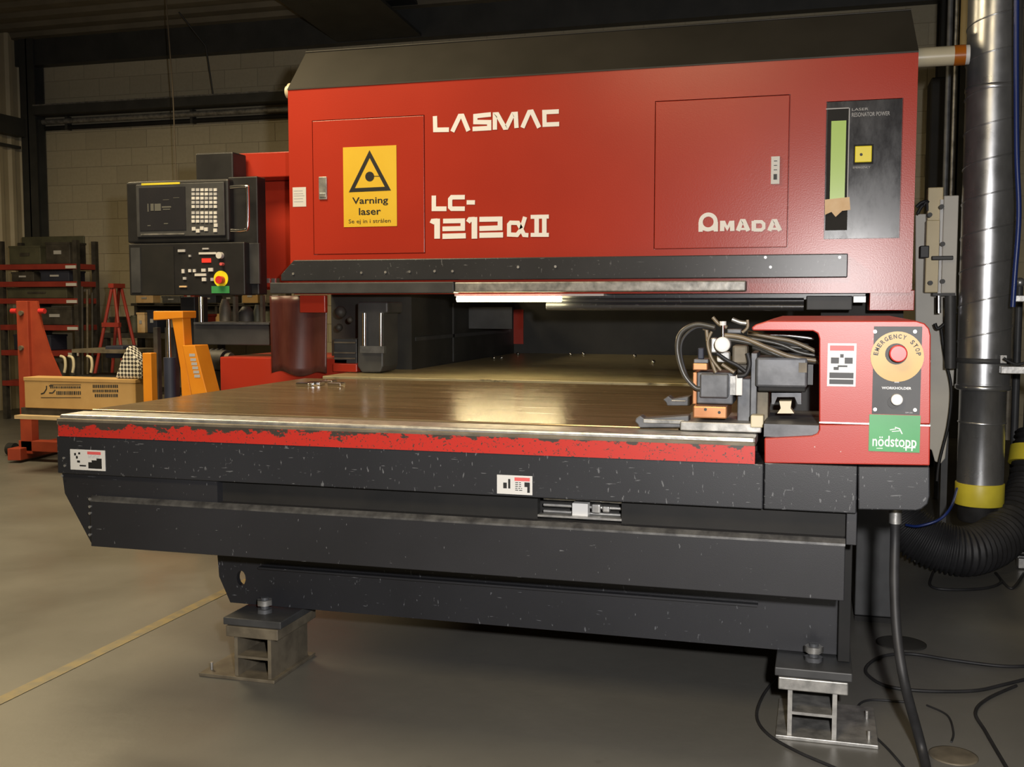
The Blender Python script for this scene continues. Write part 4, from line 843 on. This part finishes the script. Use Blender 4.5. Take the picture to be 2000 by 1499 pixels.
fl_ = thing('floor_rail', (0.6, 5.25, 0), 'pair of bright steel rods on low brackets under the black hose', 'rail')
for py in (1068, 1079): q = P(1790, py, 5.22); MB().cyl((q.x - .1, 5.22 + (py - 1068) * .004, q.z), (q.x + .9, 5.22 + (py - 1068) * .004, q.z), .008, 10).build('rod', 'chrome', fl_)
q = P(1792, 1103, 5.24); MB().box(q.x - .018, q.x + .018, 5.22, 5.28, q.z - .015, q.z + .03).build('bracket', 'bare_steel', fl_, bevel=.003); MB().cyl((q.x, 5.25, 0), (q.x, 5.25, q.z), .014, 10).build('leg', 'dark_grey', fl_)
q = P(1996, 1103, 5.24); MB().box(q.x - .018, q.x + .018, 5.22, 5.28, q.z - .015, q.z + .03).build('bracket', 'bare_steel', fl_, bevel=.003); MB().cyl((q.x, 5.25, 0), (q.x, 5.25, q.z), .014, 10).build('leg', 'dark_grey', fl_)
# hanging black hose with its fitting
hp = [P(1749, 1012, 2.95), P(1748, 1060, 2.95), P(1747, 1140, 2.92), P(1752, 1240, 2.88), P(1768, 1340, 2.84)]
hp += [PF(1800, 1460, .05), PF(1816, 1540, .014), PF(1835, 1660, .014)]
hh = thing('drain_hose', (hp[3].x, hp[3].y, 0), 'black hose hanging from the carriage base down to the floor', 'hose')
MB().tube(spline(hp, 8), .0125, 12).build('hose_line', 'rubber', hh); q = P(1749, 1008, 2.95); MB().cyl((q.x, q.y, q.z - .02), (q.x, q.y, q.z + .02), .016, 6).build('hose_fitting', 'bare_steel', hh)
# cables on the floor
def floor_cable(pts, r_, label):
    tag(MB().tube(spline([PF(x, y, r_) for x, y in pts], 10), r_, 7).build('floor_cable', 'rubber'), label, 'cable')
floor_cable([(2040, 1300), (1960, 1302), (1860, 1290), (1780, 1278), (1725, 1282), (1695, 1300), (1694, 1318), (1730, 1340), (1800, 1350), (1900, 1350), (1960, 1338), (2040, 1318)], .0055, 'black cable lying in a long loop on the floor near the drain hose')
floor_cable([(1985, 1340), (1930, 1365), (1905, 1392), (1925, 1430), (1960, 1490), (1990, 1540)], .005, 'black cable bending across the floor past the round floor cover')
floor_cable([(1770, 1372), (1700, 1368), (1676, 1380), (1678, 1400), (1700, 1430), (1740, 1470), (1790, 1530)], .0035, 'thin dark cable curling beside the pale foot plate')
floor_cable([(1520, 1320), (1490, 1360), (1478, 1400), (1500, 1435), (1560, 1470), (1640, 1505), (1700, 1540)], .0045, 'thin dark cable curving in front of the pale foot')
floor_cable([(1810, 1378), (1850, 1398), (1862, 1430), (1858, 1450)], .003, 'short thin cable end on the floor beside the round cover')
floor_cable([(1830, 1105), (1820, 1125), (1818, 1145), (1850, 1152), (1920, 1150), (1955, 1138), (1945, 1120), (1975, 1150), (2000, 1120)], .006, 'black cable looped on the floor under the corrugated hose')
for px, py, r_, l_, mt_ in ((1760, 1258, .085, 'dark round cover plate set in the floor behind the hose', 'interior_dark'), (1862, 1478, .062, 'worn round floor cover with brown rim near the hose end', 'rusty_steel')):
    c = PF(px, py); m_ = MB().lathe([(r_, 0.0005), (r_, 0.003), (r_ * .9, 0.004), (1e-5, 0.004)], (c.x, c.y, 0), 32)
    tag(m_.build('floor_cover', mt_), l_, 'floor cover')

# ================================================================== LEFT BACKGROUND
# red lift stacker
Yr = 6.75
sr = thing('red_lift_truck', (-5.7, Yr + .2, 0), 'red hand lift truck with a triangular side plate beside the cardboard box', 'lift truck')
X0, X1, _, _ = rect(33, 600, 55, 700, Yr); zt_ = P(45, 588, Yr).z
MB().box(X0, X1, Yr, Yr + .08, .06, zt_).build('mast', 'stacker_red', sr, bevel=0.004)
tri = ppoly([(55, 588), (72, 588), (82, 640), (98, 690), (118, 735), (118, 760), (55, 760)], Yr + .03); MB().poly(tri, Yr + .03, Yr + .05).build('side_plate', 'stacker_red', sr)
for py in (612, 680): q = P(42, py, Yr - .005); MB().disc((q.x, Yr - .02, q.z), .018, Yr, 14).build('mast_bolt', 'rusty_steel', sr)
for px in (28, 82): q = P(px, 608, Yr + .02); MB().cyl((q.x - .025, Yr + .02, q.z), (q.x + .025, Yr + .02, q.z), .02, 12).build('red_knob', 'button_red', sr)
a, b_ = PF(15, 905), PF(110, 872); MB().add([(a.x, a.y, 0.02), (a.x + .1, a.y + .02, .02), (b_.x + .3, b_.y + .0, .02), (b_.x + .2, b_.y + .0, .02), (a.x, a.y, .11), (a.x + .1, a.y + .02, .11), (b_.x + .3, b_.y, .11), (b_.x + .2, b_.y, .11)],
     [(0, 3, 2, 1), (4, 5, 6, 7), (0, 1, 5, 4), (1, 2, 6, 5), (2, 3, 7, 6), (3, 0, 4, 7)]).build('base_leg', 'stacker_red', sr, bevel=0.004)
MB().box(X0 - .02, X1 + .35, Yr + .0, Yr + .1, .08, .16).build('base_leg', 'stacker_red', sr, bevel=.004)
for px, py in ((24, 880), (62, 868)): q = PF(px, py + 10); MB().cyl((q.x - .03, q.y, .05), (q.x + .03, q.y, .05), .05, 16).build('wheel', 'rubber', sr)
Yx = 6.3; zbx = P(150, 800, Yx).z
fk = MB().box(P(38, 820, Yx).x, P(268, 820, Yx).x, Yx - .05, Yx + .3, zbx - .075, zbx - .05).build('load_deck', 'pale_wood', sr)
MB().box(P(38, 820, Yx).x, P(268, 820, Yx).x, Yx + .02, Yx + .3, zbx - .05, zbx - .002).build('deck_board', 'junk_dark', sr)
# cardboard box
bxo = thing('cardboard_box', (P(155, 795, Yx).x, Yx + .17, zbx), 'long tan cardboard box with printed lettering on the red lift truck', 'box')
X0, X1, Z0, Z1 = rect(48, 741, 265, 800, Yx)
MB().box(X0, X1, Yx, Yx + .15, zbx, Z1).build('box_body', 'cardboard', bxo, bevel=.004)
MB().box(X0 - .004, X1 + .004, Yx - .004, Yx + .154, Z1 - .02, Z1 + .006).build('box_lid', 'cardboard', bxo, bevel=.003)
mk = MB()
for s_, w in (([(80, 770), (86, 768), (91, 760), (91, 754)], 2.2), ([(96, 768), (103, 768), (108, 762)], 2), ([(96, 754), (104, 754)], 2), ([(98, 752), (158, 752)], 1), ([(80, 777), (158, 777)], 1)):
    pxstroke(mk, s_, w, Yx, .001, lambda x, y: (x, y))
rr = random.Random(11)
for xa_, xb_, yy, hh_ in ((98, 158, 757, 4), (110, 158, 768, 7), (181, 233, 755, 6), (181, 233, 764, 5), (185, 229, 773, 6)):
    x = xa_
    while x < xb_ - 2:
        l_ = rr.uniform(1.6, 3.4); bp(x, yy - hh_ / 2, x + l_, yy + hh_ / 2, Yx - .001 - rr.random() * .0003, .001, mk); x += l_ + rr.uniform(.8, 1.4)
mk.build('box_print', 'junk_dark', bxo)['kind'] = 'stuff'
# checkered sack on the box
ys_ = Yx + .02; zs = Z1 + .006; q = P(250, 738, ys_)
sk = MB(); prof = [(222, 742), (228, 725), (236, 700), (245, 680), (249, 674), (256, 684), (268, 700), (275, 718), (276, 742)]
pp = ppoly(prof, ys_); pp = [(x, max(z, zs + .001)) for x, z in pp]
tag(sk.poly(pp, ys_, ys_ + .10).build('check_sack', 'check_cloth', bevel=.02), 'black and white checked cloth bundle standing on the cardboard box', 'cloth')
# orange stacker
Yo = 4.62
og = thing('orange_pallet_stacker', (P(350, 770, Yo).x, Yo + .2, 0), 'orange hand stacker with chrome lift cylinder behind the table', 'stacker')
MB().poly(ppoly([(299, 608), (357, 608), (357, 622), (299, 626)], Yo), Yo, Yo + .12).build('top_bar', 'orange_paint', og, bevel=.004)
MB().poly(ppoly([(335, 622), (357, 622), (362, 700), (378, 800), (356, 800), (352, 720)], Yo + .01), Yo + .01, Yo + .08).build('mast', 'orange_paint', og, bevel=.003)
bd = MB().poly(ppoly([(356, 675), (380, 675), (404, 768), (374, 772)], Yo - .02), Yo - .02, Yo + .1).build('side_panel', 'orange_paint', og, bevel=.003)
mk = MB()
for py in (694, 703, 711, 719, 727, 735): pxstroke(mk, [(369 + (py - 690) * .24, py), (380 + (py - 690) * .24, py)], 5, Yo - .02, .001, lambda x, y: (x, y))
mk.build('panel_print', 'grey_print', bd)
MB().box(*[P(x, 740, Yo + .05).x for x in (279, 296)], Yo + .05, Yo + .10, 0.03, P(288, 690, Yo + .05).z).build('mast', 'orange_paint', og, bevel=.003)
q0, q1 = P(313, 616, Yo - .02), P(315, 700, Yo - .02); MB().cyl((q1.x, Yo + .05, q1.z), (q0.x, Yo + .05, q0.z), .010, 14).build('lift_rod', 'chrome', og); MB().cyl((q1.x, Yo + .05, .1), (q1.x, Yo + .05, q1.z), .03, 16).build('lift_cylinder', 'navy', og)
for px in (303, 326, 338): q = P(px, 640, Yo + .1); MB().box(q.x - .012, q.x + .012, Yo + .1, Yo + .13, .1, q.z).build('lift_chain', 'junk_dark', og)
MB().box(*[P(x, 780, Yo).x for x in (282, 400)], Yo - .1, Yo + .2, 0.03, .14).build('chassis', 'orange_paint', og, bevel=.004)
for x_ in (290, 392): q = P(x_, 800, Yo); MB().cyl((q.x - .025, Yo, .06), (q.x + .025, Yo, .06), .06, 16).build('wheel', 'rubber', og)
# red A-frame trestle
Yt = 8.4
tr = thing('red_trestle', (P(208, 680, Yt).x, Yt, 0), 'dark red A-frame trestle before the cluttered workbench', 'trestle')
for xb in (186, 230):
    for dy_ in (0, .35):
        q0, q1 = P(207 + (xb - 207) * .1, 562, Yt), P(xb, 690, Yt); k = q0.z / max(.01, q0.z - q1.z)
        foot_ = Vector((q0.x + (q1.x - q0.x) * k, Yt + dy_, 0)); MB().tube([foot_, (q0.x, Yt + dy_ * .3 + .1, q0.z)], .016, 6).build('leg', 'rack_red', tr)
q = P(208, 635, Yt); MB().box(q.x - .09, q.x + .09, Yt + .05, Yt + .09, q.z - .02, q.z + .02).build('crossbar', 'rack_red', tr)
q = P(207, 558, Yt); MB().box(q.x - .028, q.x + .028, Yt + .07, Yt + .24, q.z - .02, q.z + .02).build('hinge_head', 'rack_red', tr)
# storage rack
Yk = 9.2
rk = thing('storage_rack', (P(85, 700, Yk).x, Yk + .3, 0), 'dark red storage rack with shelves against the ribbed wall', 'rack')
xk0, xk1 = P(2, 600, Yk).x, P(148, 600, Yk).x
for x_ in (xk0, xk1):
    for y_ in (Yk + .03, Yk + .32): MB().box(x_ - .025, x_ + .025, y_ - .025, y_ + .025, 0, P(80, 470, Yk).z).build('upright', 'junk_dark', rk)
shz = []
for py in (521, 555, 588, 640, 690, 750):
    z = P(75, py, Yk).z; shz.append(z); MB().box(xk0 - .02, xk1 + .02, Yk, Yk + .35, z - .03, z + .025).build('shelf', 'rack_red', rk, bevel=.004)
    MB().box(xk1 - .1, xk1 + .02, Yk - .012, Yk, z - .022, z + .008).build('shelf_tag', 'white_label', rk)
X0, X1, Z0, Z1 = rect(42, 462, 165, 508, Yk + .36); MB().box(X0, X1, Yk + .36, Yk + .38, Z0, Z1).build('rear_screen', 'junk_green', rk, bevel=.01)
adj = ('dark', 'olive', 'grey-green', 'black', 'worn dark', 'low dark', 'blue-grey')
n_ = 0
def crate(X, Y, Z, w, d, h, mt_, label, name='metal_bin', cat='bin', group=None):
    t = thing(name, (X + w / 2, Y + d / 2, Z), label, cat, group)
    MB().box(X, X + w, Y, Y + d, Z + .002, Z + h).build('bin_body', mt_, t, bevel=.006)
    MB().box(X - .004, X + w + .004, Y - .004, Y + d + .004, Z + h - .02, Z + h).build('rim', mt_, t)
    MB().box(X + w * .35, X + w * .65, Y - .008, Y, Z + h * .45, Z + h * .62).build('label_holder', 'grey_print' if mt_ != 'junk_green' else 'junk_dark', t)
W_ = xk1 - xk0
crate(xk0 + .08, Yk + .05, shz[0] + .025, W_ * .42, .25, .19, 'junk_green', 'olive bin on the top shelf of the red rack')
crate(xk0 + W_ * .58, Yk + .05, shz[0] + .025, W_ * .32, .25, .22, 'junk_dark', 'dark bin on the top shelf of the red rack beside the olive one')
crate(xk0 + .1, Yk + .05, shz[1] + .025, W_ * .3, .25, .10, 'junk_dark', 'dark low bin on the second shelf of the red rack'); crate(xk0 + W_ * .5, Yk + .05, shz[1] + .025, W_ * .38, .25, .11, 'navy', 'blue-black low bin on the second shelf of the red rack')
crate(xk0 + .04, Yk + .05, shz[2] + .025, W_ * .8, .25, .11, 'junk_green', 'long olive bin on the third shelf of the red rack')
crate(xk0 + W_ * .45, Yk + .05, shz[3] + .025, W_ * .45, .25, .18, 'junk_dark', 'dark bin on the fourth shelf of the red rack'); crate(xk0 + .1, Yk + .05, shz[4] + .025, W_ * .5, .25, .16, 'navy', 'blue-black bin on the fifth shelf of the red rack')
# steel bars standing beside the rack
for i, (px, mt_) in enumerate(((154, 'junk_dark'), (160, 'rusty_steel'), (166, 'junk_dark'))):
    q = P(px, 560 + i * 6, Yk - .1); tag(MB().tube([(q.x, Yk - .1 + i * .03, 0), (q.x, Yk - .05 + i * .03, q.z)], .012, 8).build('steel_bar', mt_), 'upright %s steel bar leaning beside the red rack' % ('dark', 'brown', 'short dark')[i], 'bar')
# cluttered workbench along the back wall
Yn = 9.6
wbn = thing('workbench', (P(330, 700, Yn).x, Yn + .3, 0), 'long dark workbench under the block wall piled with parts', 'workbench')
xb0, xb1 = P(192, 600, Yn).x, P(545, 600, Yn).x; zb = P(330, 652, Yn).z
MB().box(xb0, xb1, Yn, Yn + .7, zb - .05, zb).build('bench_top', 'junk_dark', wbn)
MB().box(xb0, xb1, Yn + .1, Yn + .65, .25, .28).build('lower_shelf', 'junk_dark', wbn)
MB().box(xb0, xb1, Yn + .55, Yn + .6, zb + .28, zb + .31).build('shelf', 'junk_dark', wbn); MB().box(xb0, xb1, Yn + .66, Yn + .69, zb, zb + .30).build('back_board', 'junk_dark', wbn)
for x_ in (xb0 + .05, (xb0 + xb1) / 2, xb1 - .05):
    for y_ in (Yn + .05, Yn + .65): MB().box(x_ - .03, x_ + .03, y_ - .03, y_ + .03, 0, zb - .05).build('leg', 'junk_dark', wbn)
    MB().box(x_ - .015, x_ + .015, Yn + .56, Yn + .59, zb, zb + .28).build('shelf_post', 'junk_dark', wbn)
X = xb0 + .06; cols = ['junk_dark', 'junk_green', 'tape_tan', 'navy', 'rusty_steel', 'white_label', 'rack_red', 'cardboard', 'dark_grey', 'grey_steel']
names = {'junk_dark': 'black', 'junk_green': 'olive', 'tape_tan': 'tan', 'navy': 'navy', 'rusty_steel': 'brown', 'white_label': 'white', 'rack_red': 'dark red', 'cardboard': 'cardboard', 'dark_grey': 'dark grey', 'grey_steel': 'grey steel'}
rnd = random.Random(3); k = 0; seq_prev = 'bench end'
while X < xb1 - .15:
    w = rnd.uniform(.09, .2); h = rnd.uniform(.08, .24); mt_ = cols[k % 10] if k < 10 else cols[(k * 3 + 1) % 10]
    if k % 3 == 1:
        lb_ = '%s round tin on the workbench next to the %s item' % (names[mt_], seq_prev)
        tag(MB().lathe([(w * .4, 0), (w * .4, h * .8), (w * .25, h * .9), (w * .25, h)], (X + w / 2, Yn + .2, zb + .001), 14).build('tin', mt_), lb_, 'tin', 'clutter on the workbench')
    else:
        crate(X, Yn + .1, zb, w, .22, h, mt_, '%s box on the workbench next to the %s item' % (names[mt_], seq_prev), 'parts_box', 'box', 'clutter on the workbench')
    seq_prev = names[mt_]; X += w + rnd.uniform(.02, .06); k += 1
X = xb0 + .1; k = 0; seq_prev = 'shelf end'
while X < xb1 - .2:
    w = rnd.uniform(.10, .24); h = rnd.uniform(.07, .15); mt_ = cols[(k * 7 + 2) % 10]
    crate(X, Yn + .50, zb + .31, w, .14, h, mt_, '%s carton on the shelf over the workbench beside the %s one' % (names[mt_], seq_prev), 'carton', 'carton', 'cartons over the workbench')
    seq_prev = names[mt_]; X += w + rnd.uniform(.03, .12); k += 1
# clutter between the box and the stacker
hz = thing('tool_trolley', (P(205, 730, 7.4).x, 7.5, 0), 'dark tool trolley with pale handles behind the cardboard box', 'trolley')
X0, X1, Z0, Z1 = rect(140, 690, 245, 760, 7.4); MB().box(X0, X1, 7.4, 7.8, .12, P(190, 735, 7.4).z).build('trolley_body', 'black_matte', hz, bevel=.006)
bp(140, 683, 250, 690, 7.4, .4).build('tray', 'rusty_steel', hz); 
for px in (141, 244): bp(px, 688, px + 5, 740, 7.42, .03).build('post', 'junk_dark', hz)
for px in (126, 142, 178): hose([(px - 8, 696), (px, 700), (px + 2, 715), (px, 728)], .012, 'cream_plastic', 7.38, hz, 5, 'tool_handle')
bp(205, 676, 240, 700, 7.45, .2).build('tool_case', 'navy', hz, bevel=.01)
for x_, y_ in ((X0 + .05, 7.45), (X1 - .05, 7.45), (X0 + .05, 7.75), (X1 - .05, 7.75)): MB().cyl((x_ - .015, y_, .06), (x_ + .015, y_, .06), .06, 14).build('castor', 'rubber', hz)
# machine parts under the console
jm = thing('drive_motor', (P(420, 700, 5.7).x, 5.8, 0), 'dark motor and gearbox on a stand behind the orange stacker', 'motor')
a = P(415, 705, 5.75); MB().cyl((a.x - .12, 5.8, a.z), (a.x + .1, 5.75, a.z), .065, 20).build('motor_body', 'junk_dark', jm); MB().cyl((a.x + .1, 5.75, a.z), (a.x + .13, 5.75, a.z), .05, 20).build('end_bell', 'rusty_steel', jm)
for k in range(5): MB().cyl((a.x - .1 + k * .035, 5.795, a.z), (a.x - .088 + k * .035, 5.795, a.z), .071, 20).build('cooling_fin', 'dark_grey', jm)
MB().box(a.x - .12, a.x + .1, 5.72, 5.88, 0, a.z - .06).build('stand', 'junk_dark', jm)
